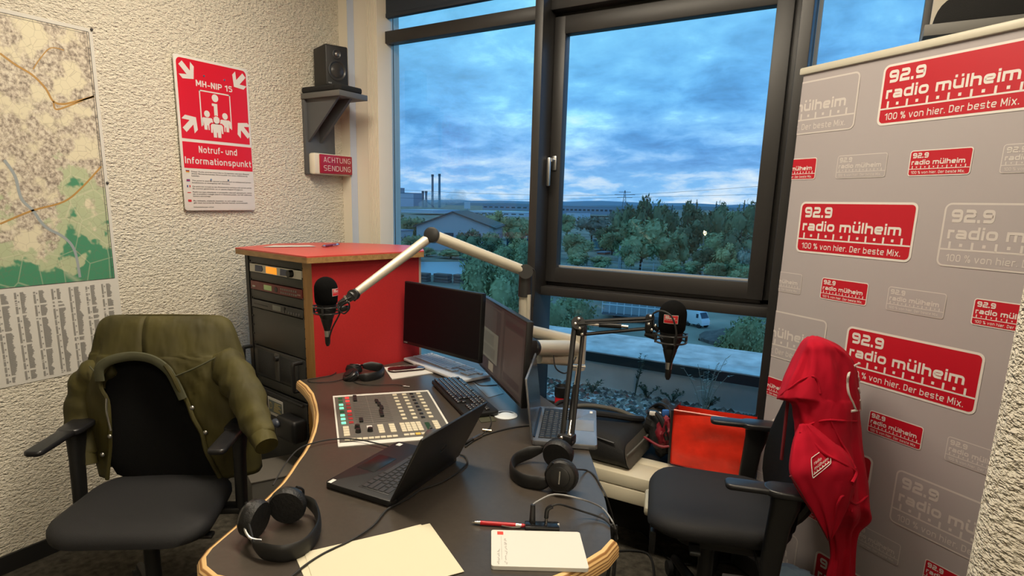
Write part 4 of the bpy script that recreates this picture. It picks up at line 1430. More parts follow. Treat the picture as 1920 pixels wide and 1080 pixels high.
M_desk = mat('desk_linoleum', (.050, .041, .033, 1), .29, var=.10, vscale=90, bump=.03, bscale=500)
mb = MB().prism(inner, DZ - .02, DZ)
mb.build('desk_top', M_desk, td, world=True)
pl = bpy.data.materials.new('plywood_edge')
pl.use_nodes = True
t_ = pl.node_tree
b_ = t_.nodes['Principled BSDF']
b_.inputs['Roughness'].default_value = .45
c_ = N(t_, 'ShaderNodeTexCoord')
s_ = N(t_, 'ShaderNodeSeparateXYZ')
t_.links.new(c_.outputs['Object'], s_.inputs[0])
nz_ = N(t_, 'ShaderNodeTexNoise', i_Scale=7., i_Detail=3.)
t_.links.new(c_.outputs['Object'], nz_.inputs['Vector'])
w_ = mathn(t_, 'FRACT', mathn(t_, 'ADD', mathn(t_, 'MULTIPLY', s_.outputs[2], 135.), mathn(t_, 'MULTIPLY', nz_.outputs['Fac'], .8)))
t_.links.new(ramp(t_, [(.0, lin(222, 186, 130)), (.45, lin(212, 172, 112)), (.60, lin(132, 92, 48)), (.85, lin(148, 104, 58)), (1., lin(222, 186, 130))], w_), b_.inputs['Base Color'])
L = len(inner)


def off(poly, d):
    out = []
    n = len(poly)
    for i in range(n):
        a, b = V((*poly[i - 1], 0)), V((*poly[(i + 1) % n], 0))
        t = (b - a).normalized()
        out.append((poly[i][0] - (-t.y) * d, poly[i][1] - t.x * d))
    return out


rows = []
for d, z in ((0, DZ - .0005), (.004, DZ - .0005), (.014, DZ - .006), (.020, DZ - .018), (.021, DZ - .040), (.014, DZ - .045), (-.03, DZ - .045)):
    rows.append([(x, y, z) for x, y in off(inner, d)][:31])
mb = MB()
mb.loft(rows, closed=False)
mb.build('plywood_edge', pl, td, world=True, sharp=50)
mb = MB().prism(off(inner, -.02), DZ - .045, DZ - .02)
mb.build('core_board', M_black, td, world=True)
for x, y in ((-.56, 1.30), (-1.62, 1.85), (-1.12, 2.08), (-1.12, .82)):
    mb = MB().cyl((x, y, .02), (x, y, DZ - .045), .03, .03, 18)
    mb.cyl((x, y, 0), (x, y, .02), .04, .04, 18)
    mb.build('leg', M_black, td, world=True)
MB().span((-1.75, 1.93, .35), (-1.0, 1.95, DZ - .05)).build('modesty_panel', M_black, td, world=True)

# ---- mixing console surface
A_ = V((.69, .724, 0)).normalized()
Bv = V((.731, -.683, 0)).normalized()
MX = Matrix(((A_.x, -Bv.x, 0, -1.707), (A_.y, -Bv.y, 0, 1.665), (0, 0, 1, DZ), (0, 0, 0, 1)))   # x right, y = -v, z up
t = thing('mixing_console', 'grey mixing console surface with white border, faders and lit buttons', 'mixing console', tuple(MX @ V((.19, -.26, 0))))
K = lambda u, v, z=0: (u, -v, z)
mb = MB(MX).span((0, -.524, 0), (.384, 0, .0025))
mb.build('border', M_paper, t, world=True)
MB(MX).span((.006, -.495, .002), (.376, -.022, .0035)).build('panel', mat('console_grey', (.105, .098, .085, 1), .5), t, world=True)
dk = MB(MX)
for k in range(8):
    v = .044 + k * .0395
    for j in range(2):
        dk.span((.070, -(v - .010 + j * .020) - .0008, .003), (.20, -(v - .010 + j * .020) + .0008, .0040))
dk.build('fader_slot', mat('slot_dark', (.03, .03, .028, 1), .6), t, world=True)
ln = MB(MX)
for k in range(8):
    v = .044 + k * .0395
    ln.span((.205, -v - .012, .003), (.225, -v - .0112, .0039))
    for j in range(9):
        ln.span((.095 + j * .011, -v - .004, .003), (.0955 + j * .011, -v + .004, .0039))
ln.span((.1265, -.352, .003), (.1275, -.03, .0039)).span((.012, -.3505, .003), (.30, -.3495, .0039))
ln.build('scale_print', mat('console_print', (.24, .22, .19, 1), .6), t, world=True)
M_gl = mat('green_lit', (.12, .75, .42, 1), .35, emit=(.25, 1, .6, 1), estr=.75)
M_gd = mat('green_dark', (.01, .10, .04, 1), .4)
M_rl = mat('red_lit', (.70, .04, .04, 1), .35, emit=(1, .08, .07, 1), estr=.45)
M_rd = mat('red_dim', (.35, .03, .03, 1), .4)
M_key = mat('cream_key', (.60, .54, .40, 1), .45)
M_cap = mat('fader_black', (.012, .012, .012, 1), .35)
for k in range(8):
    v = .044 + k * .0395
    rb = lambda nm, u, m, w=.016, h=.018: MB(MX).box((u, -v, .0045), (w, h, .004), bev=.0015).build(nm, m, t, world=True)
    rb('green_button', .027, M_gl if k in (2, 3, 5, 6, 7) else M_gd)
    rb('red_button', .053, M_rl if k in (0, 1, 4) else M_rd)
    rb('key', .240, M_key, .017, .018)
    rb('key', .278, M_key, .017, .018)
    rb('key', .336, M_key, .017, .018)
    rb('meter', .307, M_cap, .014, .016)
for u, v in ((.083, .046), (.082, .078), (.162, .115), (.167, .151), (.172, .190), (.166, .232), (.165, .270), (.088, .310)):
    for j in (-1, 1):
        MB(MX).box((u, -v - j * .0095, .0075), (.014, .013, .008), bev=.002).build('fader_cap', M_cap, t, world=True)
for u0, v0, u1, v1 in ((.022, .355, .042, .448), (.138, .362, .158, .444), (.177, .362, .197, .444), (.215, .362, .232, .448), (.234, .362, .251, .448), (.253, .362, .270, .448), (.272, .362, .289, .448), (.330, .362, .350, .446)):
    for j in range(4):
        a, b = v0 + (v1 - v0) * j / 4, v0 + (v1 - v0) * (j + .9) / 4
        MB(MX).span((u0, -b, .003), (u1, -a, .006), bev=.001).build('key', M_key, t, world=True)
for k in range(9):
    MB(MX).span((.022 + k * .0195, -.486, .003), (.039 + k * .0195, -.470, .006), bev=.001).build('key', M_key, t, world=True)
for k in range(4):
    MB(MX).span((.216 + k * .0195, -.482, .003), (.233 + k * .0195, -.466, .006), bev=.001).build('key', M_key if k != 2 else mat('amber_key', (.75, .45, .08, 1), .4), t, world=True)
for u, v, m in ((.070, .380, M_cap), (.070, .418, M_cap), (.110, .415, M_cap)):
    MB(MX).cyl((u, -v, .003), (u, -v, .017), .010, .0085, 16).build('knob', m, t, world=True)
MB(MX).span((.102, -.398, .003), (.120, -.366, .006), bev=.001).build('key', M_prt, t, world=True)
MB(MX).span((.302, -.455, .003), (.318, -.372, .0045)).build('level_meter', mat('meter_green', (.02, .05, .02, 1), .3), t, world=True)

# ---- keyboards
key_cache = {}


def key_mesh(w, d, h, m):
    k = (round(w, 4), round(d, 4), m.name)
    if k not in key_cache:
        o = MB().prism(rr(w, d, .0022, 2), 0, h, bev=.0015, seg=1).build('key', m)
        key_cache[k] = o.data
        bpy.data.objects.remove(o)
    return key_cache[k]


def key_rows(parent, x0, y0, m, pitch=.019, rows=None, z=.0, h=.005, M=None):
    rows = rows or [[1] * 13 + [2], [1.5] + [1] * 12 + [1.5], [1.75] + [1] * 11 + [2.25], [1.25] + [1] * 11 + [2.75], [1.25, 1.25, 1.25, 6.25, 1.25, 1.25, 1.25, 1.25]]
    n = 0
    for r, row in enumerate(rows):
        x = x0
        for w in row:
            if w > 0 and n < 99:
                o = bpy.data.objects.new('key', key_mesh(w * pitch - .0025, pitch - .0025, h, m))
                COL.objects.link(o)
                o.parent = parent
                c = V((x + w * pitch / 2, y0 - r * pitch, z))
                if M is not None:
                    o.matrix_local = M @ Matrix.Translation(c)
                else:
                    o.location = c
                n += 1
            x += abs(w) * pitch
    return n


full = [[1, -1, 1, 1, 1, 1, -.5, 1, 1, 1, 1, -.5, 1, 1, 1, 1, -.4, 1, 1, 1],
        [1] * 13 + [2, -.4, 1, 1, 1, -.4, 1, 1, 1, 1], [1.5] + [1] * 12 + [1.5, -.4, 1, 1, 1, -.4, 1, 1, 1],
        [1.75] + [1] * 11 + [2.25, -3.8, 1, 1, 1], [1.25] + [1] * 11 + [2.75, -1.4, 1, -1.4, 1, 1, 1], [1.5, 1.25, 7, 1.25, 1.25, 1.5, -.4, 1, 1, 1, -.4, 2, 1]]
t = thing('keyboard', 'black desktop keyboard beside the console', 'keyboard', (-1.268, 1.928, DZ), radians(-38.2))
MB().prism(rr(.455, .134, .015, 4, 0, .006), .004, .020, bev=.004).build('case', M_black, t)
key_rows(t, -.218, .052, mat('black_key', (.022, .022, .024, 1), .26), .0188, full, .020, .008)
t = thing('keyboard', 'white desktop keyboard under the left monitor', 'keyboard', (-1.570, 2.250, DZ), radians(-19.8))
MB().prism(rr(.475, .175, .014, 4), .004, .018, bev=.005).build('case', mat('kb_white', (.50, .50, .50, 1), .4), t)
key_rows(t, -.222, .066, mat('white_key', (.52, .53, .55, 1), .35), .0192, full, .018, .006)

# ---- monitors


def monitor(label, loc, rz, tilt, w, h, screen):
    t = thing('monitor', label, 'monitor', loc, rot=(tilt, 0, rz))
    MB().box((0, .012, 0), (w, .024, h), bev=.003).box((0, .034, -.01), (w * .72, .03, h * .6), bev=.01).build('housing', M_black, t)
    mb = MB()
    mb.quad((-w / 2 + .006, -.0005, -h / 2 + .015), (w / 2 - .006, -.0005, -h / 2 + .015), (w / 2 - .006, -.0005, h / 2 - .006), (-w / 2 + .006, -.0005, h / 2 - .006))
    sx0, sz0, sw_, sh_ = -w / 2 + .006, -h / 2 + .015, w - .012, h - .021
    for k, (u0, v0, u1, v1, mi) in enumerate(screen[1]):
        mb.mi = mi
        y = -.0007 - k * .00006
        mb.quad((sx0 + u0 * sw_, y, sz0 + v0 * sh_), (sx0 + u1 * sw_, y, sz0 + v0 * sh_), (sx0 + u1 * sw_, y, sz0 + v1 * sh_), (sx0 + u0 * sw_, y, sz0 + v1 * sh_))
    mb.build('screen', screen[0], t)
    MB().box((-w / 2 + .022, -.001, -h / 2 + .008), (.025, .001, .004)).build('badge', mat('badge_grey', (.16, .16, .16, 1), .4), t)
    MB().cyl((0, .04, 0), (0, .10, 0), .035, .03, 16).build('mount', M_black, t)
    return t


M_off = mat('screen_off', (.004, .003, .0045, 1), .4, spec=.2)
scr = lambda n, c: mat('screen_' + n, (.006, .006, .006, 1), .4, spec=.25, emit=c, estr=.5)
monitor('black monitor with dark screen in front of the red counter panel', (-1.542, 2.164, .9905), -.226, -.049, .511, .296, ([M_off], []))
ui = [(.0, .96, 1, 1, 3), (.0, .93, .5, .955, 4), (.02, .60, .40, .92, 4), (.0, .18, .46, .60, 1), (.05, .40, .36, .56, 2), (.05, .22, .40, .37, 2), (.26, .04, .38, .16, 5), (.02, .04, .22, .16, 3),
      (.50, .02, .56, .98, 4), (.60, .06, .97, .80, 4), (.66, .84, .86, .856, 5), (.60, .82, .97, .90, 3), (.62, .10, .95, .20, 3), (0, .0, 1, .035, 3)]
monitor('black monitor angled to the right showing a dim brown interface', (-1.15, 2.02, .955), -.764, -.044, .60, .31,
        ([scr('base', lin(70, 61, 54)), scr('pane', lin(122, 116, 98)), scr('row', lin(110, 104, 88)), scr('dark', lin(66, 52, 48)), scr('brown', lin(82, 70, 61)), scr('light', lin(150, 136, 112))], ui))

# ================================================================= MICROPHONES AND ARMS
M_cream = mat('cream_tube', (.50, .465, .375, 1), .34, .2)
M_foam = mat('mic_foam', (.006, .006, .006, 1), 1., bump=.5, bscale=600, spec=.05)
M_badge = mat('badge_red', (.60, .012, .02, 1), .45)


def microphone(label, loc, face, dirv, cable):
    """studio microphone: foam on top, ring mount, cone and plug pointing down; face = azimuth of the badge"""
    t = thing('microphone', label, 'microphone', tuple(loc))
    prof = [(.034, .0), (.039, .008), (.041, .03), (.041, .055)] + [(.041 * cos(radians(a)), .055 + .042 * sin(radians(a))) for a in range(12, 91, 13)]
    MB().lathe(prof, 28).build('foam_windscreen', M_foam, t)
    mb = MB().lathe([(.022, -.052), (.028, -.036), (.033, -.026), (.034, .002)], 24)
    mb.lathe([(.0105, -.098), (.012, -.090), (.016, -.076), (.021, -.058), (.02, -.048)], 20)
    mb.build('body', M_black, t)
    mb = MB()
    for z, r in ((-.008, .046), (-.030, .046)):
        mb.tube([(r * cos(k * pi / 10), r * sin(k * pi / 10), z) for k in range(20)], .0030, n=6, sub=2, closed=True)
    for k in range(4):
        a = k * pi / 2 + .5
        mb.cyl((.046 * cos(a), .046 * sin(a), -.034), (.046 * cos(a), .046 * sin(a), -.004), .004, .004, 8)
        mb.cyl((.034 * cos(a + .6), .034 * sin(a + .6), -.02), (.046 * cos(a), .046 * sin(a), -.008), .0012, .0012, 5)
    mb.build('shock_mount', mat('mount_black', (.02, .02, .021, 1), .3), t)
    mb = MB().cyl((0, 0, -.118), (0, 0, -.096), .0095, .011, 16)
    mb.build('plug_ring', M_silver, t)
    MB().lathe([(.005, -.152), (.009, -.142), (.0098, -.118)], 14).build('plug', M_black, t)
    d = V(dirv)
    MB().tube([d * .044 + V((0, 0, -.018)), d * .06 + V((0, 0, -.016)), d * .078 + V((0, 0, -.012))], [.013, .009], n=10).build('swivel', M_black, t)
    # badge wrapped on the foam
    mb = MB()
    for mi, z0, z1, hw, rr_ in ((0, .032, .058, .52, .0416), (1, .0335, .0565, .49, .0420)):
        mb.mi = mi
        n = 8
        vs = [(rr_ * cos(face - hw + 2 * hw * k / n), rr_ * sin(face - hw + 2 * hw * k / n), z) for z in (z0, z1) for k in range(n + 1)]
        mb.add(vs, [(k, k + 1, n + 2 + k, n + 1 + k) for k in range(n)])
    mb.mi = 0
    for z0, a0, a1 in ((.051, -.40, -.1), (.0465, -.40, .3)):
        vs = [(.0424 * cos(face + a0 + (a1 - a0) * k / 5), .0424 * sin(face + a0 + (a1 - a0) * k / 5), z) for z in (z0, z0 + .0032) for k in range(6)]
        mb.add(vs, [(k, k + 1, 7 + k, 6 + k) for k in range(5)])
    vs = [(.0424 * cos(face - .45 + .9 * k / 7), .0424 * sin(face - .45 + .9 * k / 7), z) for z in (.0425, .0432) for k in range(8)]
    mb.add(vs, [(k, k + 1, 9 + k, 8 + k) for k in range(7)])
    for j in range(6):
        a = face - .40 + j * .16
        vs = [(.0424 * cos(a + da), .0424 * sin(a + da), z) for z in (.0425, .0455) for da in (0, .02)]
        mb.add(vs, [(0, 1, 3, 2)])
    mb.build('badge', [M_prt, M_badge], t)
    MB().tube([V(p) - V(loc) for p in cable], .0028, n=7).build('cable', M_rubber, t)
    return t


toCam = lambda p: atan2(CAM.y - p.y, CAM.x - p.x)
# -- boom with cream tubes (left microphone)
P0, EL, P2 = dep(984, 508, 2.45), dep(811, 441, 2.30), dep(668, 549, 2.14)
P0.x, P0.y = dep(984, 560, 2.45).x, dep(984, 560, 2.45).y
m1 = dep(612, 570, 2.15)
t = thing('microphone_boom', 'cream jointed boom arm holding the left microphone', 'boom arm', (P0.x, P0.y, DZ))
MB().cyl((P0.x, P0.y, DZ), (P0.x, P0.y, DZ + .02), .05, .05, 24).build('clamp_base', M_black, t, world=True)
MB().cyl((P0.x, P0.y, DZ + .02), (P0.x, P0.y, P0.z - .085), .0235, .0235, 24).build('pole', M_cream, t, world=True)
MB().cyl((P0.x + .0245, P0.y - .012, DZ + .05), (P0.x + .0245, P0.y - .012, P0.z - .09), .008, .008, 12).build('cable_channel', M_cream, t, world=True)
dv = ray(984, 508).normalized()
mb = MB().cyl((P0.x, P0.y, P0.z - .10), (P0.x, P0.y, P0.z - .005), .028, .026, 22)
mb.cyl(P0 - dv * .028, P0 + dv * .028, .029, .029, 22)
mb.build('lower_joint', mat('joint_black', (.018, .018, .018, 1), .4), t, world=True)
d1 = (EL - P0).normalized()
MB().cyl(P0 + d1 * .02, EL - d1 * .015, .0215, .0215, 24).build('rear_tube', M_cream, t, world=True)
MB().cyl(EL - dv * .03, EL + dv * .03, .029, .029, 26).cyl(EL - dv * .033, EL - dv * .03, .022, .028, 22).build('elbow_joint', MATS['joint_black'], t, world=True)
d2 = (P2 - EL).normalized()
MB().cyl(EL + d2 * .015, P2, .0185, .0145, 22).build('front_tube', M_cream, t, world=True)
tip = P2 + d2 * .0
mb = MB().cyl(P2 - d2 * .004, P2 + d2 * .022, .016, .021, 18)
mb.cyl(P2 + d2 * .012 - dv * .018, P2 + d2 * .012 + dv * .018, .019, .019, 20)
endp = m1 + V((.052, .004, .0))
mb.cyl(P2 + d2 * .018, endp + (P2 - endp) * .05, .016, .010, 14)
mb.build('tip_joint', MATS['joint_black'], t, world=True)
c = endp + (P2 - endp) * .42
dd = (P2 - endp).normalized()
MB().cyl(c, c + dd * .007, .0165, .0165, 16).build('ring', M_chrome, t, world=True)
MB().tube([P0 + V((.02, 0, .02)), P0 + V((.036, .01, -.0)), P0 + V((.038, .01, -.06)), P0 + V((.034, .005, -.14))], .003, n=6).build('cable', M_rubber, t, world=True)
dm = (P2 - m1)
dm.z = 0
dm.normalize()
microphone('black foam microphone hanging in front of the red counter panel', m1, toCam(m1) + 1.05, dm,
           [m1 + V((0, 0, -.148)), dep(622, 618, 2.14), dep(636, 590, 2.12), dep(640, 574, 2.09), dep(652, 566, 2.08), dep(655, 578, 2.09), dep(645, 588, 2.1), dep(635, 580, 2.1), dep(634, 570, 2.1), dep(648, 562, 2.1), P2 + V((.0, -.02, -.01))])

# -- black spring arm (right microphone)
bs = onz(1062, 834, DZ + .03)
tp_ = dep(1084, 606, 1.92)
wr = dep(1218, 606, 1.88)
m2 = dep(1259, 622, 1.86)
t = thing('spring_arm', 'black spring arm clamped to the desk holding the right microphone', 'boom arm', (bs.x, bs.y, DZ))
MB().cyl((bs.x, bs.y, DZ - .03), (bs.x, bs.y, DZ + .03), .016, .014, 16).box((bs.x - .01, bs.y, DZ - .04), (.06, .04, .11), bev=.006).build('clamp', M_black, t, world=True)
vw = ray(1075, 700).normalized()
rt = vw.cross(V((0, 0, 1))).normalized()


def rod(mb, a, b, r=.0055):
    mb.cyl(a, b, r, r, 8)


for nm, o in (('lower_rod', -.014), ('lower_rod', .016)):
    mb = MB()
    rod(mb, bs + rt * o + V((0, 0, .02)), tp_ + rt * (o * .9 + .002) - V((0, 0, .012 if o < 0 else .03)), .0085 if o < 0 else .0065)
    mb.build(nm, M_black, t, world=True)
sp1, sp2 = bs + rt * .006 + V((0, 0, .03)), tp_ + rt * .008 - V((0, 0, .14))
dsp = (sp2 - sp1)
mb = MB()
mb.cyl(sp1 + dsp * .22, sp1 + dsp * .72, .0095, .0095, 14)
mb.build('lower_spring_sleeve', M_black, t, world=True)
MB().cyl(sp1, sp1 + dsp * .22, .006, .006, 12).build('lower_spring', M_chrome, t, world=True)
MB().cyl(sp1 + dsp * .72, sp2, .0065, .0065, 12).cyl(sp2 - rt * .022, sp2 + rt * .022, .0055, .0055, 10).build('lower_spring', M_chrome, t, world=True)
mb = MB().cyl(tp_ - vw * .02, tp_ + vw * .02, .021, .021, 20)
mb.box(tp_ + rt * .012 - V((0, 0, .022)), (.03, .03, .035), bev=.006)
mb.build('elbow_plate', M_black, t, world=True)
for k, (dx, dz) in enumerate(((-.008, -.004), (.006, -.018), (.014, -.036), (.002, .012))):
    MB().sph(tp_ + rt * dx + V((0, 0, dz)) - vw * .022, .0058, 12, 8).build('bolt', M_chrome, t, world=True)
for k, (dx, dz) in enumerate(((-.016, .012), (.0, -.006), (.014, .0), (.01, .022), (-.012, -.012))):
    MB().sph(bs + rt * dx + V((0, 0, dz + .012)) - vw * .018, .0065, 12, 8).build('bolt', M_chrome, t, world=True)
MB().box(bs + V((0, 0, .02)), (.05, .045, .035), bev=.008).build('lower_bracket', M_black, t, world=True)
for nm, z0, z1 in (('upper_rod', .006, .016), ('upper_rod', -.036, -.016)):
    mb = MB()
    rod(mb, tp_ + rt * .012 + V((0, 0, z0)), wr + V((0, 0, z1)), .0058)
    mb.build(nm, M_black, t, world=True)
a, b = tp_ + rt * .02 + V((0, 0, .0)), wr + V((0, 0, -.014)) - (wr - tp_) * .12
d = b - a
MB().cyl(a + d * .0, a + d * .26, .0055, .0065, 12).build('upper_spring', M_chrome, t, world=True)
MB().cyl(a + d * .66, a + d * .78, .0055, .0055, 12).build('upper_spring', M_chrome, t, world=True)
MB().cyl(a + d * .26, a + d * .66, .0085, .0085, 14).build('upper_spring_sleeve', M_black, t, world=True)
MB().box(wr, (.024, .03, .06), bev=.008).cyl(wr, m2 + V((-.04, 0, 0)), .008, .008, 10).build('wrist_bracket', M_black, t, world=True)
for dx, dz in ((0, .02), (-.004, -.004), (.006, -.022), (.016, -.008)):
    MB().sph(wr + rt * dx + V((0, 0, dz)) - vw * .016, .0058, 12, 8).build('bolt', M_chrome, t, world=True)
dm = wr - m2
dm.z = 0
dm.normalize()
microphone('black foam microphone with red badge in front of the low window pane', m2, toCam(m2) - .12, dm,
           [m2 + V((0, 0, -.15)), dep(1262, 664, 1.85), dep(1268, 640, 1.81), dep(1267, 615, 1.80), dep(1258, 592, 1.80), dep(1240, 583, 1.82), dep(1225, 588, 1.85), wr + V((0, -.02, .01)), tp_ + V((.06, -.015, .01)), tp_ + V((.01, -.02, 0))])

# -- monitor arm with cream tubes on the pole
t = thing('monitor_stand', 'thick cream monitor arm tubes behind the right monitor', 'monitor arm', (P0.x + .1, P0.y + .25, DZ))
J = dep(1084, 650, 2.62)
MB().cyl((J.x, J.y, J.z - .10), (J.x, J.y, J.z + .06), .034, .034, 22).build('joint', M_cream, t, world=True)
bp_ = V((J.x, J.y, 0))
mp = dep(1003, 652, 2.42)
MB().cyl(mp, J + V((0, 0, -.005)), .031, .034, 24).build('lower_tube', M_cream, t, world=True)
MB().cyl(mp - (J - mp).normalized() * .014, mp, .033, .033, 22).build('end_ring', M_black, t, world=True)
MB().cyl(mp - (J - mp).normalized() * .022, mp - (J - mp).normalized() * .014, .026, .026, 22).build('tip_ring', M_chrome, t, world=True)
pu = dep(985, 618, 2.52)
MB().cyl(pu, J + V((0, 0, .02)), .024, .026, 22).build('upper_tube', M_cream, t, world=True)
pl_ = dep(1010, 672, 2.50)
MB().cyl(pl_, J + V((0, 0, -.06)), .022, .027, 22).build('third_tube', M_cream, t, world=True)
MB().box((mp - (J - mp).normalized() * .06), (.08, .08, .08), rot=-.764, bev=.01).build('mount_head', M_black, t, world=True)
MB().tube([dep(1038, 666, 2.46), dep(1042, 690, 2.46), dep(1058, 700, 2.48), dep(1068, 692, 2.5), dep(1080, 670, 2.55)], .003, n=6).build('cable', M_rubber, t, world=True)

# ================================================================= HEADPHONES
M_pad = mat('ear_pad', (.006, .006, .006, 1), .55, bump=.3, bscale=120)
M_cupm = mat('cup_black', (.009, .009, .009, 1), .32)


def headphones(label, cups, band, R, thick, accent=None, bandw=.021):
    """cups: list of (centre, outward axis); band: points of the headband centre line"""
    cs = [V(c) for c, a in cups]
    t = thing('headphones', label, 'headphones', tuple((cs[0] + cs[1]) / 2))
    for c, a in cups:
        a = V(a).normalized()
        T = Matrix.Translation(c) @ a.to_track_quat('Z', 'Y').to_matrix().to_4x4()
        h = thick
        o = MB().lathe([(R * .55, -h * .55), (R * .95, -h * .52), (R * 1.04, -h * .3), (R * 1.02, -h * .05), (R * .8, .0)], 26, T)
        o.build('ear_pad', M_pad, t, world=True)
        MB().lathe([(R * .5, -h * .4), (.001, -h * .38)], 20, T).build('pad_lining', mat('lining', (.006, .006, .006, 1), .9), t, world=True)
        mb = MB().lathe([(R * .98, -.003), (R * .98, h * .18), (R * .86, h * .34), (R * .62, h * .40), (R * .60, h * .52), (R * .5, h * .55), (.001, h * .56)], 26, T)
        cup = mb.build('ear_cup', M_cupm, t, world=True)
        if accent:
            s_ = T.to_3x3() @ V((0, 1, 0))
            q = c + a * (h * .57)
            up = V((0, 0, 1)) - a * a.z
            up.normalize()
            MB().cyl(q - up * R * .38, q + up * R * .38, .0022, .0022, 8).build('stripe', M_silver, cup, world=True)
    P = catmull(band, 8)
    rows = []
    for i, p in enumerate(P):
        tg = (P[min(i + 1, len(P) - 1)] - P[max(i - 1, 0)]).normalized()
        up = V((0, 0, 1))
        nn = tg.cross(up).normalized()
        up = nn.cross(tg).normalized()
        f = i / (len(P) - 1)
        w = bandw * (.45 + .55 * min(1, sin(pi * f) * 2.2))
        rows.append([p + up * (w * cos(2 * pi * k / 12)) + nn * (.0065 * (.6 + .4 * min(1, sin(pi * f) * 2.2)) * sin(2 * pi * k / 12)) for k in range(12)])
    MB().loft(rows).build('headband', mat('band_black', (.007, .007, .007, 1), .5), t, world=True)
    # yokes from band ends to cups
    for (c, a), e in zip(cups, (P[0], P[-1])):
        a = V(a).normalized()
        c = V(c)
        mb = MB()
        sd_ = a.cross((e - c).normalized()).normalized()
        mb.tube([e, c + a * thick * .3 + (e - c).normalized() * R * .75 + sd_ * R * .55, c + a * thick * .3 + sd_ * R * .95], .0035, n=6)
        mb.tube([e, c + a * thick * .3 + (e - c).normalized() * R * .75 - sd_ * R * .55, c + a * thick * .3 - sd_ * R * .95], .0035, n=6)
        mb.build('yoke', M_silver if accent == 'silver' else M_cupm, t, world=True)
    return t


# front left pair
c1, c2 = onz(474, 985, DZ + .03), onz(524, 962, DZ + .03)
c1.z = c2.z = DZ + .049
ax1 = V((-.93, -.28, .12))
ax2 = V((-.55, .83, .05))
hb = [onz(476, 1020, DZ + .03), onz(497, 1034, DZ + .022), onz(535, 1038, DZ + .020), onz(575, 1022, DZ + .020), onz(597, 988, DZ + .022), onz(590, 952, DZ + .028), onz(568, 934, DZ + .04)]
headphones('black headphones with silver yoke at the front left desk corner', [(c1, ax1), (c2 + V((.01, .02, 0)), ax2)], hb, .043, .042, 'silver' and None)
MB()
o = [x for x in bpy.data.objects if x.name.startswith('headphones')][0]
MB().tube([onz(462, 950, DZ + .07), onz(458, 985, DZ + .05), onz(468, 1008, DZ + .04), onz(490, 1013, DZ + .03)], .003, n=6).build('silver_trim', M_silver, o, world=True)
# right pair beside the spring arm
c1, c2 = onz(1052, 893, DZ + .048), onz(1040, 856, DZ + .048)
headphones('black headphones with silver stripe on the cup beside the spring arm', [(c1, (.22, -.95, .25)), (c2 + V((0, .03, 0)), (-.1, .97, .15))],
           [onz(1032, 902, DZ + .03), onz(1010, 906, DZ + .02), onz(978, 900, DZ + .018), onz(960, 884, DZ + .018), onz(964, 864, DZ + .02), onz(990, 850, DZ + .03), onz(1016, 842, DZ + .045)], .044, .045, 'stripe')
# pair at the counter
c1, c2 = onz(660, 697, DZ + .03), onz(668, 688, DZ + .03)
headphones('black headphones lying flat at the foot of the red counter', [(onz(657, 703, DZ + .022), (-.2, -.5, .85)), (onz(664, 690, DZ + .03), (-.1, .3, .9))],
           [onz(672, 706, DZ + .02), onz(690, 709, DZ + .014), onz(712, 703, DZ + .014), onz(718, 692, DZ + .016), onz(700, 687, DZ + .024), onz(680, 686, DZ + .03)], .036, .032)

# ================================================================= LAPTOPS


def laptop(label, loc, rz, w, d, lidang, lidlen, m_base, m_key, m_lid, m_scr, sticker):
    t = thing('laptop', label, 'laptop', loc, rz)
    MB().prism(rr(w, d, .012, 4), .002, .019, bev=.003).build('base', m_base, t)
    MB().box((0, .036, .0192), (w * .86, .098, .0012), bev=.0005).build('key_tray', mat('tray', (.012, .012, .013, 1), .5), t)
    key_rows(t, -w * .415, .075, m_key, w * .83 / 15, None, .0195, .0022)
    MB().box((0, -.063, .0192), (.105, .062, .0010), bev=.0004).build('touchpad', mat('touchpad_' + m_base.name, tuple(c * .8 for c in m_base.node_tree.nodes['Principled BSDF'].inputs['Base Color'].default_value[:3]) + (1,), .3), t)
    if sticker:
        MB().box((-w * .43, -d * .40, .0193), (.018, .016, .0006)).build('sticker', M_prt, t)
    MB().cyl((-w * .42, d * .485, .017), (w * .42, d * .485, .017), .0065, .0065, 10).build('hinge', M_black, t)
    L = Matrix.Translation((0, d * .487, .019)) @ Matrix.Rotation(lidang, 4, 'X')   # lid local: x along hinge, z up
    lid = MB(L).box((0, .003, lidlen / 2), (w, .0065, lidlen), bev=.002).build('lid', m_lid, t)
    MB(L).quad((-w / 2 + .006, -.0008, .012), (w / 2 - .006, -.0008, .012), (w / 2 - .006, -.0008, lidlen - .006), (-w / 2 + .006, -.0008, lidlen - .006)).build('screen', m_scr, lid)
    em = MB(L @ Matrix.Translation((0, .0066, lidlen * .52)) @ Matrix.Rotation(-pi / 2, 4, 'X'))
    em.lathe([(.014, 0), (.014, .0004), (.0125, .0004), (.0125, 0)], 24)
    em.build('lid_emblem', mat('emblem', (.03, .03, .032, 1), .25), lid)
    return t


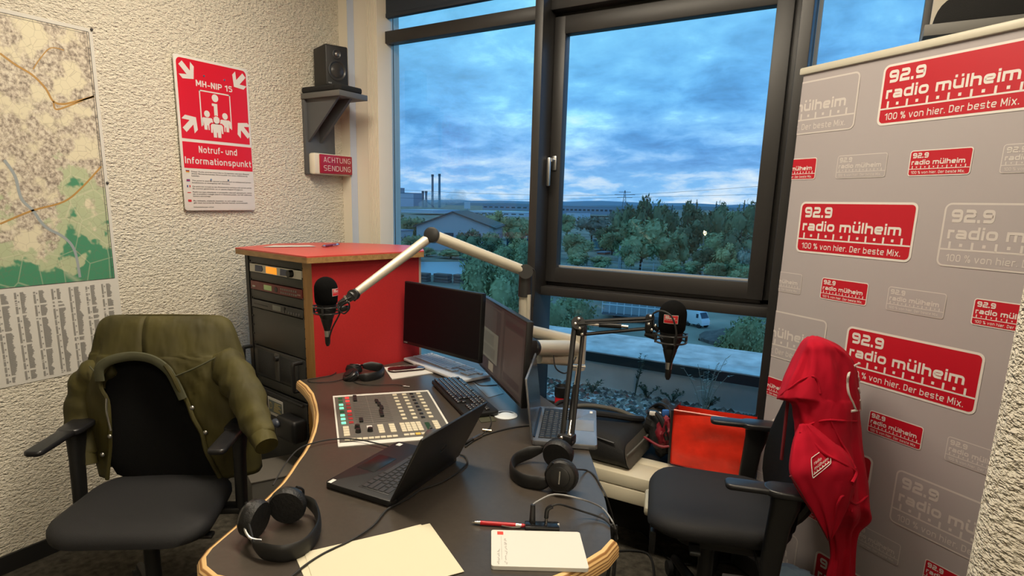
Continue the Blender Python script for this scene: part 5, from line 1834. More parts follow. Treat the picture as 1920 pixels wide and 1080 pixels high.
M_lapb = mat('laptop_black', (.0095, .0095, .010, 1), .42)
M_laps = mat('laptop_silver', (.24, .245, .26, 1), .26, .6)
M_lscr = mat('laptop_screen', (.03, .032, .036, 1), .18)
l1 = laptop('open black laptop seen from behind its lid in the middle of the desk', (-1.053, 1.258, DZ), radians(-87), .335, .222, radians(-27), .212, M_lapb, mat('lap_key', (.030, .030, .031, 1), .35), M_lapb, M_off, True)
MB().box((.155, -.095, .0193), (.022, .012, .0006), bev=.0002).build('badge', M_prt, l1)
l2 = laptop('open silver laptop behind the spring arm at the right desk edge', (-.788, 1.862, DZ), radians(111.7), .345, .208, radians(-7), .205, M_laps, mat('lap_key2', (.016, .016, .017, 1), .4), M_laps, M_lscr, False)
MB().box((.14, -.085, .0193), (.022, .010, .0006)).build('badge', M_prt, l2)

# ================================================================= SMALL THINGS ON THE DESK


def sheet(name, label, pts, z, m, th=.0012, cat='paper', group=None):
    c = sum((V((p[0], p[1], 0)) for p in pts), V((0, 0, 0))) / len(pts)
    mb = MB().prism([(p[0] - c.x, p[1] - c.y) for p in pts], 0, th)
    o = mb.build(name, m)
    o.location = (c.x, c.y, z)
    return tag(o, label, cat, group)


M_yel = mat('cream_sheet', (.64, .585, .425, 1), .65)
a4 = [(-.962, .836), (-.804, 1.089), (-.627, .971), (-.785, .719)]
sheet('paper_sheet', 'cream sheet of paper lying on top at the front of the desk', a4, DZ + .0018, M_yel)
ang = radians(3.5)
cc = V((-.795, .904, 0))
sheet('paper_sheet', 'cream sheet peeking out under the front sheet', [(cc.x - .006 + (p[0] - cc.x) * cos(ang) - (p[1] - cc.y) * sin(ang), cc.y - .012 + (p[0] - cc.x) * sin(ang) + (p[1] - cc.y) * cos(ang)) for p in a4], DZ + .0003, M_yel)
# note pad
A5 = Matrix.Translation((-.532, 1.127, DZ + .0003)) @ Matrix.Rotation(radians(30.7), 4, 'Z')
t = thing('note_pad', 'small white note pad with handwriting at the plywood edge', 'note pad', (-.532, 1.127, DZ))
MB(A5).prism(rr(.208, .146, .006, 3), 0, .009).build('pages', M_paper, t, world=True)
mb = MB(A5).quad((-.090, .052, .0093), (-.076, .052, .0093), (-.076, .066, .0093), (-.090, .066, .0093))
mb.build('corner_mark', mat('mark_red', (.65, .05, .03, 1), .5), t, world=True)
hw_ = MB(A5 @ Matrix.Translation((0, 0, .0093)))
rnd = random.Random(3)
for x0, y0, y1, ln_ in ((-.088, -.066, -.01, 0), (-.072, -.066, .035, 0)):
    y = y0
    while y < y1:
        L_ = rnd.uniform(.008, .018)
        pts = [(x0 + rnd.uniform(-.0035, .0035), y + k * L_ / 6) for k in range(7)]
        hw_.strip(pts, .0011)
        y += L_ + .004
hw_.strip([(-.081, -.05), (-.081, .045)], .0006)
hw_.build('handwriting', M_grey_ink, t, world=True)
pen('red ballpoint pen with silver tip above the note pad', onz(884, 979, DZ + .006), onz(988, 986, DZ + .006), (M_penred, M_chrome))
# small audio adapter with two plugs
p = onz(1016, 988, DZ + .008)
t = thing('audio_adapter', 'small black audio adapter with two cables behind the note pad', 'adapter', (p.x, p.y, DZ))
MB().box((0, 0, .008), (.082, .030, .016), rot=radians(30), bev=.003).build('housing', M_blackg, t)
MB().box((.034, .02, .012), (.004, .006, .010), rot=radians(30)).build('switch', M_prt, t)
e1, e2 = onz(998, 978, DZ + .016) - V((p.x, p.y, DZ)), onz(1024, 978, DZ + .016) - V((p.x, p.y, DZ))
MB().cyl(e1, e1 + V((0, 0, .045)), .0075, .0055, 14).build('plug', M_black, t)
MB().cyl(e2, e2 + V((0, 0, .012)), .004, .004, 12).build('jack', M_chrome, t)
MB().tube([e2 + V((0, 0, .010)), e2 + V((.002, 0, .032)), e2 + V((.012, .004, .042))], .0055, n=8).build('plug', M_black, t)
W0 = V((p.x, p.y, DZ))
MB().tube([W0 + e1 + V((0, 0, .044)), dep(1008, 940, 1.47), dep(1040, 927, 1.48), dep(1090, 936, 1.46), onz(1125, 950, DZ + .012), onz(1140, 965, DZ + .006), onz(1152, 986, DZ - .01), onz(1158, 1010, DZ - .12)], .0022, n=7).build('grey_cable', mat('grey_cable', (.22, .22, .22, 1), .5), t, world=True)
MB().tube([W0 + e2 + V((.011, .004, .042)), dep(1050, 946, 1.46), onz(1090, 958, DZ + .02), onz(1130, 972, DZ + .008), onz(1148, 988, DZ + .002), onz(1156, 1002, DZ - .04)], .0026, n=7).build('black_cable', M_rubber, t, world=True)


def cable(name, label, pts, r=.0026, m=None, group=None):
    return tag(MB().tube(pts, r, n=7).build(name, m or M_rubber), label, 'cable', group)


Zc = DZ + .003
D_ = lambda l, z=Zc: [onz(x, y, z) for x, y in l]
cable('cable', 'black cable from the spring arm headphones over the right desk edge', [onz(1080, 880, DZ + .03)] + D_([(1100, 882), (1115, 892), (1127, 912)]) + [onz(1138, 935, DZ - .01), onz(1148, 968, DZ - .1), onz(1152, 985, DZ - .3)])
cable('cable', 'black cable running over the cream sheet to the laptop', D_([(545, 1082), (575, 1058), (610, 1036), (660, 1012), (700, 985), (725, 956), (755, 940), (772, 930), (790, 918), (830, 903), (860, 884), (876, 868), (872, 856), (862, 852)], DZ + .005))
cable('cable', 'thin black cable crossing the console from the plywood edge', D_([(512, 910), (535, 870), (560, 842), (590, 830), (630, 823), (670, 824), (710, 832), (742, 840)], DZ + .012), .0022)
cable('cable', 'thin cable of the flat headphones ending beside the console', D_([(672, 692), (655, 703), (668, 718), (700, 722), (740, 721), (758, 724)]), .0016)
tag(MB().cyl(onz(756, 724, DZ + .004), onz(768, 725, DZ + .004), .0028, .0024, 10).build('jack_plug', M_chrome), 'tiny silver jack plug above the console border', 'plug')
cable('cable', 'thin cable loops at the foot of the counter post', D_([(640, 688), (625, 702), (600, 708), (578, 712), (585, 717), (620, 716), (640, 712), (655, 706)]), .0018)
cable('cable', 'black cable behind the black laptop lid', D_([(872, 838), (895, 822), (920, 812), (960, 802), (1000, 797)]), .0026)
cable('cable', 'grey thin cable between black keyboard and grommet', D_([(898, 770), (915, 775), (921, 790), (915, 805), (898, 818), (882, 826)], DZ + .006), .0018)
cable('cable', 'thin cable behind the white keyboard', D_([(885, 712), (900, 722), (925, 722), (944, 720)]), .0016)
t = thing('cable_plug', 'silver and black plugs lying beside the black laptop lid', 'plug', tuple(onz(893, 820, DZ)))
MB().cyl(onz(886, 824, DZ + .007), onz(902, 816, DZ + .007), .006, .006, 12).build('shell', M_chrome, t, world=True)
MB().cyl(onz(870, 832, DZ + .006), onz(886, 824, DZ + .007), .004, .006, 12).build('sleeve', M_black, t, world=True)
MB().cyl(onz(905, 806, DZ + .005), onz(922, 808, DZ + .005), .0045, .0045, 10).build('side_plug', mat('brass', (.5, .42, .28, 1), .3, .9), t, world=True)
sheet('key_card', 'small dark card beside the black keyboard corner', [tuple(onz(*q, DZ))[:2] for q in ((895, 783), (922, 780), (930, 790), (902, 793))], DZ + .0003, mat('dark_olive', (.05, .05, .03, 1), .5), .002, 'card')
# grommet
p = onz(948, 779, DZ)
t = thing('cable_grommet', 'round white cable grommet under the right monitor', 'grommet', (p.x, p.y, DZ))
MB().lathe([(.044, 0), (.044, .002), (.040, .003), (.0, .003)], 30).build('cover', mat('grommet_white', (.62, .66, .68, 1), .3), t)
q = [(.036 * cos(radians(a)), .036 * sin(radians(a))) for a in range(60, 200, 10)] + [(.024 * cos(radians(a)) + .0, .024 * sin(radians(a)) + .004) for a in range(190, 60, -10)]
MB().prism(q, .0028, .0036).build('slot', M_dark, t)
# mouse behind the lid
p = onz(812, 826, DZ)
t = thing('computer_mouse', 'dark grey mouse half hidden behind the black laptop lid', 'mouse', (p.x, p.y, DZ), radians(50))
MB().sph((0, 0, .002), (.032, .055, .034), 22, 14, fn=lambda q: V((q.x, q.y, max(q.z, 0)))).build('shell', mat('mouse_grey', (.06, .062, .066, 1), .3), t)
MB().cyl((-.004, .028, .033), (.004, .028, .033), .006, .006, 12).build('wheel', M_black, t)
# card with dark device
c4 = [onz(*q, DZ) for q in ((720, 690), (800, 683), (813, 700), (735, 712))]
sheet('white_card', 'white card under the dark oblong device beside the white keyboard', [tuple(p)[:2] for p in c4], DZ + .0003, M_paper, .003, 'card')
c = sum(c4, V((0, 0, 0))) / 4
a = atan2((c4[1] - c4[0]).y, (c4[1] - c4[0]).x)
t = thing('oblong_case', 'dark oblong glossy case lying on the white card', 'case', (c.x - .015, c.y, DZ + .0035), a)
MB().prism(rr(.175, .068, .030, 6), 0, .012, bev=.004).build('body', mat('case_dark', (.03, .008, .010, 1), .15), t)
MB().tube([(x, y, .010) for x, y in rr(.172, .066, .029, 5)], .002, n=6, sub=2, closed=True).build('rim', M_chrome, t)
sheet('plastic_sleeve', 'glossy grey plastic sleeve beside the right monitor', [tuple(onz(*q, DZ))[:2] for q in ((885, 716), (918, 708), (944, 738), (915, 746))], DZ + .0003, mat('sleeve', (.10, .105, .115, 1), .15), .001, 'sleeve')

# ================================================================= WINDOW SIDE: RADIATOR, BAGS
M_rad = mat('radiator_cream', (.62, .57, .43, 1), .4)
t = thing('radiator', 'low cream convector radiator along the window wall', 'radiator', (-.75, 2.35, 0))
MB().span((-1.72, 2.374, .328), (-.30, 2.52, .385), bev=.006).build('upper_panel', M_rad, t, world=True)
MB().span((-1.72, 2.374, .259), (-.30, 2.52, .325), bev=.006).build('lower_panel', M_rad, t, world=True)
MB().span((-1.72, 2.528, .26), (-.30, 2.60, .383), bev=.006).build('rear_panel', M_rad, t, world=True)
for x in (-1.65, -1.1, -.40):
    MB().span((x, 2.41, 0), (x + .05, 2.58, .262)).build('foot', M_black, t, world=True)
struct('trim_4', MB().span((-2.5, 2.605, .30), (1.5, 2.62, .365)), M_dark, 'black ledge behind the radiator', 'ledge')
# thermos
p = ony(1054, 740, 2.72)
t = thing('thermos_cup', 'red thermos cup with black lid on the window ledge', 'cup', (p.x, p.y, .361))
MB().lathe([(.030, 0), (.034, .01), (.036, .195), (.034, .20)], 24).build('body', mat('thermos_red', (.50, .012, .018, 1), .3), t)
MB().lathe([(.038, .195), (.039, .20), (.039, .245), (.034, .248), (.030, .235)], 24).build('lid', M_black, t)
# backpack lying on its side
M_pack = mat('backpack_fabric', (.010, .010, .010, 1), .8, bump=.3, bscale=300)
M_pack2 = mat('backpack_base', (.10, .096, .08, 1), .8, bump=.3, bscale=300)
t = thing('backpack', 'dark grey backpack lying on the radiator', 'backpack', (-.95, 2.62, .386))
BKM = Matrix.Translation(CAM) @ Matrix.Scale(1.053, 4) @ Matrix.Translation(-CAM)
rows = []
secs = [(-.700, 2.285, 2.62, .446, .49), (-.690, 2.275, 2.62, .444, .545), (-.715, 2.275, 2.62, .444, .572), (-.80, 2.275, 2.62, .444, .585), (-.92, 2.29, 2.63, .444, .600), (-1.02, 2.32, 2.63, .444, .600), (-1.10, 2.38, 2.62, .446, .58), (-1.13, 2.44, 2.60, .46, .54)]
for x, ya, yb, za, zb in secs:
    q = rr(yb - ya, zb - za, min(.055, (zb - za) * .42), 4, (ya + yb) / 2, (za + zb) / 2)
    rows.append([(x - (w_[1] - za) * .25, w_[0], w_[1]) for w_ in q])
MB(BKM).loft(rows[1:]).build('body', M_pack, t, world=True, sharp=50)
MB(BKM).loft([[(p[0] + .004, 2.45 + (p[1] - 2.45) * f, .495 + (p[2] - .495) * f) for p in rows[1]] for f in (.985, .93, .5)]).build('bottom_panel', M_pack2, t, world=True)
MB(BKM).tube([(-.70, 2.29, .505), (-.692, 2.45, .510), (-.695, 2.60, .51)], .005, n=6).build('seam', M_pack2, t, world=True)
MB(BKM).tube([(-1.02, 2.30, .596), (-.96, 2.36, .616), (-.86, 2.42, .614), (-.76, 2.5, .592), (-.73, 2.58, .57)], .014, n=8).build('strap', M_pack, t, world=True)
MB(BKM).tube([(-1.08, 2.40, .586), (-.98, 2.48, .612), (-.85, 2.54, .604), (-.74, 2.57, .57)], .010, n=8).build('strap', M_pack2, t, world=True)
MB(BKM).tube([(-1.12, 2.44, .56), (-1.10, 2.50, .60), (-1.07, 2.56, .595)], .008, n=8).build('grab_handle', M_pack, t, world=True)
MB(BKM).tube([(-.75, 2.275, .555), (-.85, 2.280, .565), (-.97, 2.30, .575), (-1.05, 2.345, .575)], .004, n=6).build('zip', M_dark, t, world=True)
# open dark bag with red lining
t = thing('sports_bag', 'open black bag with red lining between backpack and red tote', 'bag', (-.66, 2.72, .37))
rnd = random.Random(9)


def blob(c, r, f=.3, s=3., seed=0.):
    return MB().sph(c, r, 22, 14, fn=lambda p: p * (1 + f * noise.noise(p * s + V((seed, seed * 2, 0)))))


blob((-.675, 2.76, .50), (.085, .13, .10), .35, 2.5, 3).build('body', M_pack, t, world=True)
blob((-.645, 2.66, .475), (.05, .06, .085), .3, 3, 11).build('side_pocket', M_pack, t, world=True)
blob((-.632, 2.60, .525), (.035, .04, .065), .4, 3, 5).build('red_lining', mat('lining_red', (.17, .005, .014, 1), .6), t, world=True)
MB().tube([(-.72, 2.66, .58), (-.67, 2.60, .600), (-.635, 2.575, .57), (-.615, 2.58, .50)], .012, n=8).build('strap', M_black, t, world=True)
MB().tube([(-.74, 2.74, .57), (-.69, 2.70, .615), (-.64, 2.66, .61), (-.61, 2.62, .55)], .010, n=8).build('strap', M_black, t, world=True)
MB().tube([(-.72, 2.60, .48), (-.64, 2.56, .47), (-.60, 2.57, .475)], .006, n=6).build('piping', MATS['lining_red'], t, world=True)
MB().box((-.68, 2.60, .600), (.05, .012, .018), rot=.3, bev=.003).build('white_tag', M_prt, t, world=True)
MB().box((-.640, 2.62, .605), (.03, .02, .03), rot=.6, bev=.006).build('blue_tag', mat('blue_tag', (.03, .12, .38, 1), .4), t, world=True)
MB().sph((-.70, 2.63, .585), (.008, .008, .01), 12, 8).build('buckle', M_prt, t, world=True)
# red tote bag
M_tote = mat('tote_red', (.66, .026, .010, 1), .35, bump=.35, bscale=14, var=.18, vscale=16)
t = thing('tote_bag', 'shiny bright red tote bag standing behind the right chair', 'bag', (-.42, 2.6, .393))
nx, nz = 18, 14
rows = []
for j in range(nz + 1):
    v = j / nz
    row = []
    for i in range(nx + 1):
        u = i / nx
        x = -.595 + u * .315 + .01 * v * (u - .5)
        z = .396 + v * (.243 + .01 * u)
        y = 2.575 + .012 * noise.noise(V((u * 3, v * 3, 1))) + .02 * (v - .5) ** 2
        row.append((x, y, z))
    rows.append(row)
mb = MB().loft(rows, closed=False)
mb.loft([[(p[0], p[1] + .13 * (.6 + .4 * (1 - j / nz)), p[2]) for p in r] for j, r in enumerate(rows)], closed=False)
mb.build('panel', M_tote, t, world=True, sharp=80)
for x, hh in ((-.597, .246), (-.279, .25)):
    MB().loft([[(x, 2.573 + k * .13 / 6, .396 + v * hh) for v in (0, .25, .5, .75, 1)] for k in range(7)], closed=False).build('gusset', mat('tote_gusset', (.30, .02, .015, 1), .5), t, world=True)
MB().tube([(-.597, 2.572, .396), (-.599, 2.57, .54), (-.6, 2.574, .64)], .006, n=6).build('edge_binding', M_dark, t, world=True)
MB().tube([(-.594, 2.573, .642), (-.42, 2.578, .647), (-.281, 2.576, .652)], .0035, n=6).build('top_hem', mat('hem_shine', (.75, .25, .2, 1), .2), t, world=True)
MB().span((-.59, 2.575, .394), (-.285, 2.70, .398)).build('bottom', MATS['tote_gusset'], t, world=True)

# ================================================================= CHAIRS
M_seat = mat('seat_fabric', (.010, .010, .0115, 1), .75, bump=.25, bscale=500)
M_arm = mat('arm_plastic', (.012, .012, .014, 1), .33)
M_basep = mat('chair_base', (.008, .008, .008, 1), .45)


def make_chair(label, loc, facing, zseat=.49, zarm=.71, wseat=.5, hback=.52, front=.11, disc=-.14):
    th = atan2(-facing[0], facing[1])
    t = thing('office_chair', label, 'office chair', (loc[0], loc[1], 0), th)
    # seat cushion: rounded plan, waterfall front
    rows = []
    for f, z in ((.80, -.062), (.96, -.055), (1.0, -.035), (1.0, -.018), (.97, -.004), (.90, .004), (.6, .001), (.2, -.004)):
        q = rr(wseat * f, .45 * f, .12 * f, 7, 0, -.012)
        rows.append([(x * (1 - .10 * (.5 - y / .47) * 1), y, zseat + z - (.03 * max(0, (y - .12) / .12) ** 2 if z > -.05 else 0)) for x, y in q])
    MB().loft(rows).build('seat', M_seat, t, sharp=60)
    MB().prism(rr(.36, .30, .06, 4, 0, -.03), zseat - .11, zseat - .058, bev=.015).build('seat_pan', M_basep, t)
    # backrest: curved pad
    rows = []
    n = 14
    for j in range(n + 1):
        v = j / n
        z = zseat - .03 + v * (hback + .10)
        w = (.205 + .02 * sin(pi * v)) * (1 - .55 * max(0, (v - .86) / .14) ** 2) * (1 - .35 * max(0, (.12 - v) / .12) ** 2)
        yc = -.235 - .07 * v + .02 * sin(pi * min(1, v * 1.6))
        ring = []
        for k in range(28):
            a = 2 * pi * k / 28
            cx, sy = cos(a), sin(a)
            x = w * (abs(cx) ** .6) * (1 if cx > 0 else -1)
            ring.append((x, yc + .028 * (abs(sy) ** .7) * (1 if sy > 0 else -1) + .05 * (x / .22) ** 2 * .7, z))
        rows.append(ring)
    MB().loft(rows).build('backrest', mat('backrest_fabric', (.004, .004, .004, 1), .9, bump=.3, bscale=400, spec=.15), t, sharp=60)
    MB().tube([(0, -.06, zseat - .09), (0, -.24, zseat - .06), (0, -.315, zseat + .06), (0, -.325, zseat + .24)], .024, n=10).build('back_bar', M_basep, t)
    for s in (-1, 1):
        x = s * .285
        arm = MB()
        arm.prism([(x + p[0], p[1]) for p in rr(.085, .15, .042, 7, 0, disc)], zarm - .022, zarm, bev=.007, seg=3)
        arm.prism([(x + p[0], p[1]) for p in rr(.060, front - disc - .02, .018, 4, 0, (front + disc + .02) / 2)], zarm - .020, zarm - .001, bev=.007, seg=3)
        arm.build('armrest', M_arm, t)
        ps = MB()
        rows = []
        for z, w, d, y in ((zarm - .02, .045, .085, disc + .01), (zarm - .06, .04, .08, disc + .01), (zarm - .12, .032, .066, disc + .02), (zseat - .05, .032, .06, disc + .03), (zseat - .10, .03, .055, disc + .03)):
            rows.append([(x + px_, y + py_, z) for px_, py_ in rr(w, d, w * .4, 4)])
        ps.loft(rows)
        ps.build('arm_post', M_basep, t)
        MB().box((s * .215, disc + .03, zseat - .085), (.14, .06, .025), bev=.006).build('arm_bracket', M_basep, t)
    MB().box((-.19, .06, zseat - .095), (.10, .035, .014), bev=.004).build('lever', M_basep, t)
    MB().cyl((0, 0, .13), (0, 0, zseat - .10), .026, .026, 18).build('gas_column', M_basep, t)
    MB().cyl((0, 0, .07), (0, 0, .14), .045, .035, 20).build('hub', M_basep, t)
    for k in range(5):
        a = 2 * pi * k / 5 + .3
        d = V((cos(a), sin(a), 0))
        MB().tube([d * .03 + V((0, 0, .11)), d * .17 + V((0, 0, .095)), d * .30 + V((0, 0, .075))], [.024, .015], n=8).build('leg', M_basep, t)
        mb = MB()
        pz = V((-d.y, d.x, 0))
        for s in (-1, 1):
            mb.cyl(d * .30 + pz * (.008 * s) + V((0, 0, .030)), d * .30 + pz * (.026 * s) + V((0, 0, .030)), .030, .030, 16)
        mb.cyl(d * .30 + V((0, 0, .03)), d * .30 + V((0, 0, .08)), .008, .008, 8)
        mb.build('caster', M_rubber, t)
    return t


LC = make_chair('black office chair at the left with an olive jacket over its back', (-1.985, 1.045), (.58, -.81), .475, .71, .53, .50)
RC = make_chair('black office chair at the right with a red hooded jacket over its back', (-.335, 2.12), (-.963, -.268), .505, .70, .5, .43, .0, -.18)
MB().box((.10, .20, .505 - .105), (.17, .05, .035), bev=.012).build('seat_slider', mat('beige_grip', (.52, .48, .36, 1), .4), RC)
for x, L_ in ((-.0, .09), (-.06, .06), (-.10, .085)):
    MB().box((x, .19, .40 - L_ / 2), (.035, .02, L_), bev=.005).build('strap', M_black, RC)

# ---- olive jacket over the left chair
M_olive = mat('olive_cotton', (.048, .040, .0045, 1), .75, var=.28, vscale=9, bump=.45, bscale=11, bdist=.03, detail=1.5, bstretch=(1.6, 1.6, .45))
M_olive2 = mat('olive_lining', (.060, .060, .030, 1), .8)
tj = thing('jacket', 'olive green jacket draped over the left office chair', 'jacket', (LC.location.x, LC.location.y, 0), LC.rotation_euler.z)
prof = [  # z, left edge, right edge, opening left, opening right, half depth, centre y
    (1.075, .175, -.150, .07, .07, .012, -.300), (1.073, .215, -.190, .07, .07, .030, -.300), (1.055, .245, -.222, .07, .07, .050, -.297), (1.02, .262, -.240, .07, .07, .064, -.292), (.985, .272, -.252, .07, .07, .072, -.286),
    (.945, .286, -.266, .075, .065, .080, -.28), (.935, .292, -.270, .135, .010, .082, -.275), (.915, .298, -.275, .175, -.025, .085, -.27), (.875, .312, -.282, .200, -.050, .09, -.265), (.83, .330, -.290, .205, -.066, .092, -.262),
    (.78, .335, -.295, .185, -.085, .095, -.26), (.72, .328, -.300, .175, -.110, .097, -.26), (.66, .315, -.305, .185, -.132, .10, -.26), (.60, .305, -.310, .200, -.150, .10, -.26), (.54, .295, -.315, .212, -.165, .10, -.26), (.47, .285, -.318, .225, -.19, .10, -.26)]
rows = []
NU = 72
for z, xl, xr, ol, orr, b, yc in prof:
    a, xc = (xl - xr) / 2, (xl + xr) / 2
    f0 = math.acos(max(-1, min(1, (ol - xc) / a)))
    f1 = math.acos(max(-1, min(1, (orr - xc) / a)))
    st_, en = f0, -(2 * pi - f1)
    row = []
    for k in range(NU + 1):
        ph = st_ + (en - st_) * k / NU
        c, s = cos(ph), sin(ph)
        x = xc + a * c
        y = yc + b * (abs(s) ** .75) * (1 if s > 0 else -1)
        fold = .022 * noise.noise(V((x * 9, z * 2.2, 3 + (1 if s > 0 else 7)))) + .011 * noise.noise(V((x * 22 + z * 9, z * 6, 1.5)))
        amt = min(1, max(0, (1.06 - z) / .12))
        y += fold * amt * (1 if s > 0 else -1) * 1.2
        x += fold * .4 * amt
        row.append((x, y, z + .010 * noise.noise(V((x * 8, z, 9))) * amt))
    rows.append(row)
# resample the rows for a soft surface
fine = []
for k in range(NU + 1):
    fine.append(catmull([r[k] for r in rows], 3))
rows2 = [[fine[k][j] for k in range(NU + 1)] for j in range(len(fine[0]))]
o = MB().loft(rows2, closed=False).build('jacket_body', M_olive, tj, sharp=180)
sm = o.modifiers.new('thickness', 'SOLIDIFY')
sm.thickness = .006
sm.offset = -1
# collar rib along the opening
edge = [r[0] for r in rows[5:9]][::-1] + [r[-1] for r in rows[5:9]]
arc = [(.202, -.168, .86), (.20, -.170, .905), (.165, -.175, .933), (.105, -.184, .946), (.05, -.188, .942), (.005, -.185, .925), (-.035, -.18, .89), (-.06, -.175, .84), (-.08, -.17, .79)]
rws = []
P = catmull(arc, 6)
for i, p in enumerate(P):
    tg = (P[min(i + 1, len(P) - 1)] - P[max(i - 1, 0)]).normalized()
    nn = tg.cross(V((0, 1, 0))).normalized()
    rws.append([p + nn * (.017 * cos(2 * pi * k / 10)) + V((0, .007 * sin(2 * pi * k / 10), 0)) for k in range(10)])
MB().loft(rws).build('collar', M_olive2, tj)
# placket strips down both fronts
for pts in ([(r[0][0], r[0][1] + .004, r[0][2]) for r in rows[7:]], [(r[-1][0], r[-1][1] + .004, r[-1][2]) for r in rows[7:]]):
    MB().tube(pts, .008, n=8, sub=3).build('placket', M_olive, tj)
MB().tube([(.176, -.150, .80), (.180, -.148, .75), (.172, -.146, .68)], .0035, n=6).build('zipper', M_silver, tj)
for x, z in ((.182, .655), (.215, .585), (-.115, .76), (-.155, .665), (-.255, .50)):
    MB().sph((x, -.152 if x > 0 else -.157, z), (.0085, .005, .0085), 12, 8).build('snap_button', M_silver, tj)
# yoke seam
for s_, pts in ((1, [(.25, -.20, .905), (.22, -.182, .885), (.20, -.172, .878)]), (-1, [(-.06, -.176, .875), (-.13, -.178, .905), (-.20, -.195, .94), (-.25, -.23, .965)])):
    MB().tube(pts, .003, n=6).build('yoke_seam', M_olive2, tj)
MBt = tj.matrix_world if False else (Matrix.Translation(tj.location) @ Matrix.Rotation(tj.rotation_euler.z, 4, 'Z'))
inv = MBt.inverted()


def sleeve(pts, radii, name, cuff=True):
    P = catmull([inv @ p for p in pts], 8)
    n = 18
    vs = []
    L_ = len(P)
    rws = []
    for i, p in enumerate(P):
        tg = (P[min(i + 1, L_ - 1)] - P[max(i - 1, 0)]).normalized()
        n1_ = tg.cross(V((0, 1, 0))).normalized()
        n2_ = tg.cross(n1_).normalized()
        f = i / (L_ - 1) * (len(radii) - 1)
        k0 = min(int(f), len(radii) - 2)
        R = radii[k0] + (radii[k0 + 1] - radii[k0]) * (f - k0)
        rws.append([p + (n1_ * cos(2 * pi * k / n) + n2_ * sin(2 * pi * k / n) * .72) * R * (1 + .16 * noise.noise(V((cos(2 * pi * k / n) * 1.5, sin(2 * pi * k / n) * 1.5, i * .35))) + .05 * sin(i * 1.1)) for k in range(n)])
    MB().loft(rws).build(name, M_olive, tj, sharp=180)
    tg = (P[-1] - P[-3]).normalized()
    MB().cyl(P[-1] - tg * .01, P[-1] + tg * .035, radii[-1] * .92, radii[-1] * .86, 18).build('cuff', M_olive, tj)


sleeve([dep(395, 680, 2.26), dep(428, 690, 2.22), dep(456, 730, 2.16), dep(478, 784, 2.10), dep(494, 822, 2.05)], [.02, .072, .068, .057, .045], 'sleeve')
sleeve([dep(215, 690, 2.24), dep(178, 704, 2.25), dep(156, 745, 2.26), dep(150, 800, 2.25), dep(158, 855, 2.24)], [.02, .062, .060, .052, .045], 'sleeve')

# ---- red hooded jacket over the right chair
M_hood = mat('red_fleece', (.42, .004, .020, 1), .9, bump=.45, bscale=9, bdist=.03, detail=2., bstretch=(1.4, 1.4, .6), var=.15, vscale=7, spec=.2)
M_hood2 = mat('red_fleece_dark', (.12, .003, .008, 1), .9)
thd = thing('hooded_jacket', 'red hooded jacket hung over the right office chair in front of the banner', 'jacket', (RC.location.x + .3, RC.location.y + .1, 0))
vr = V((RR[0][0], RR[0][1], 0)).normalized()
vd = V((RR[2][0], RR[2][1], 0)).normalized()


def garment(rowspec, name, m, amp=.018, n=56, ex=.75, seed=0.):
    """closed cloth volume from outline rows: (py, left px, right px, distance, half depth)"""
    ctr = [V((py, a, b)) for py, a, b, *_ in rowspec]
    rws = []
    for py, a, b, d, hd in rowspec:
        p, q_ = dep(a, py, d), dep(b, py, d)
        c = (p + q_) / 2
        hw = (q_ - p).length / 2
        lx = (q_ - p)
        lx.z *= .6
        lx.normalize()
        ring = []
        for k in range(n):
            A = 2 * pi * k / n
            cs, sn = cos(A), sin(A)
            dz_ = hd * (abs(sn) ** ex) * (1 if sn > 0 else -1)
            ring.append(c + ((c - CAM) * (-dz_ / d)) + lx * hw * (1 - dz_ / d) * (abs(cs) ** ex) * (1 if cs > 0 else -1))
        rws.append(ring)
    cols_ = [catmull([r[k] for r in rws], 4) for k in range(n)]
    out = []
    for j in range(len(cols_[0])):
        cen = sum((cols_[k][j] for k in range(n)), V((0, 0, 0))) / n
        row = []
        for k in range(n):
            p = cols_[k][j]
            d = (p - cen)
            d.z = 0
            d.normalize()
            A = 2 * pi * k / n
            f = noise.noise(V((cos(A) * 2.4 + p.z * 3.5, sin(A) * 2.4 + seed, p.z * 4.0))) + .5 * noise.noise(V((cos(A) * 5 + p.z * 8, sin(A) * 5, p.z * 9 + seed)))
            row.append(p + d * f * amp * (.35 + .65 * abs(sin(A))))
        out.append(row)
    mb = MB().loft(out)
    o = mb.build(name, m, thd, world=True, sharp=180)
    return mb, o


spec = [(631, 1517, 1532, 1.930, 0.08), (637, 1509, 1550, 1.905, 0.13), (648, 1501, 1572, 1.905, 0.165), (668, 1491, 1594, 1.905, 0.165), (690, 1481, 1607, 1.905, 0.165), (710, 1470, 1611, 1.905, 0.165), (730, 1461, 1612, 1.905, 0.165), (743, 1456, 1613, 1.905, 0.165), (749, 1459, 1613, 1.905, 0.165), (756, 1482, 1613, 1.905, 0.165),
        (780, 1488, 1614, 1.905, 0.165), (830, 1493, 1617, 1.905, 0.165), (880, 1500, 1622, 1.905, 0.165), (930, 1514, 1628, 1.905, 0.165), (958, 1528, 1631, 1.905, 0.165), (975, 1540, 1628, 1.905, 0.13), (1000, 1552, 1607, 1.930, 0.1), (1040, 1556, 1602, 1.920, 0.06), (1080, 1548, 1600, 1.900, 0.05), (1130, 1545, 1595, 1.900, 0.05), (1160, 1550, 1590, 1.900, 0.03)]
mbm, hood_o = garment(spec, 'jacket_body', M_hood, .030)
ss = [(795, 1500, 1520, 1.76, .03), (820, 1490, 1555, 1.75, .04), (850, 1482, 1590, 1.74, .045), (880, 1479, 1606, 1.73, .05), (905, 1486, 1606, 1.73, .05), (940, 1507, 1596, 1.73, .045), (975, 1530, 1578, 1.74, .04), (1000, 1546, 1564, 1.75, .03), (1012, 1553, 1558, 1.76, .01)]
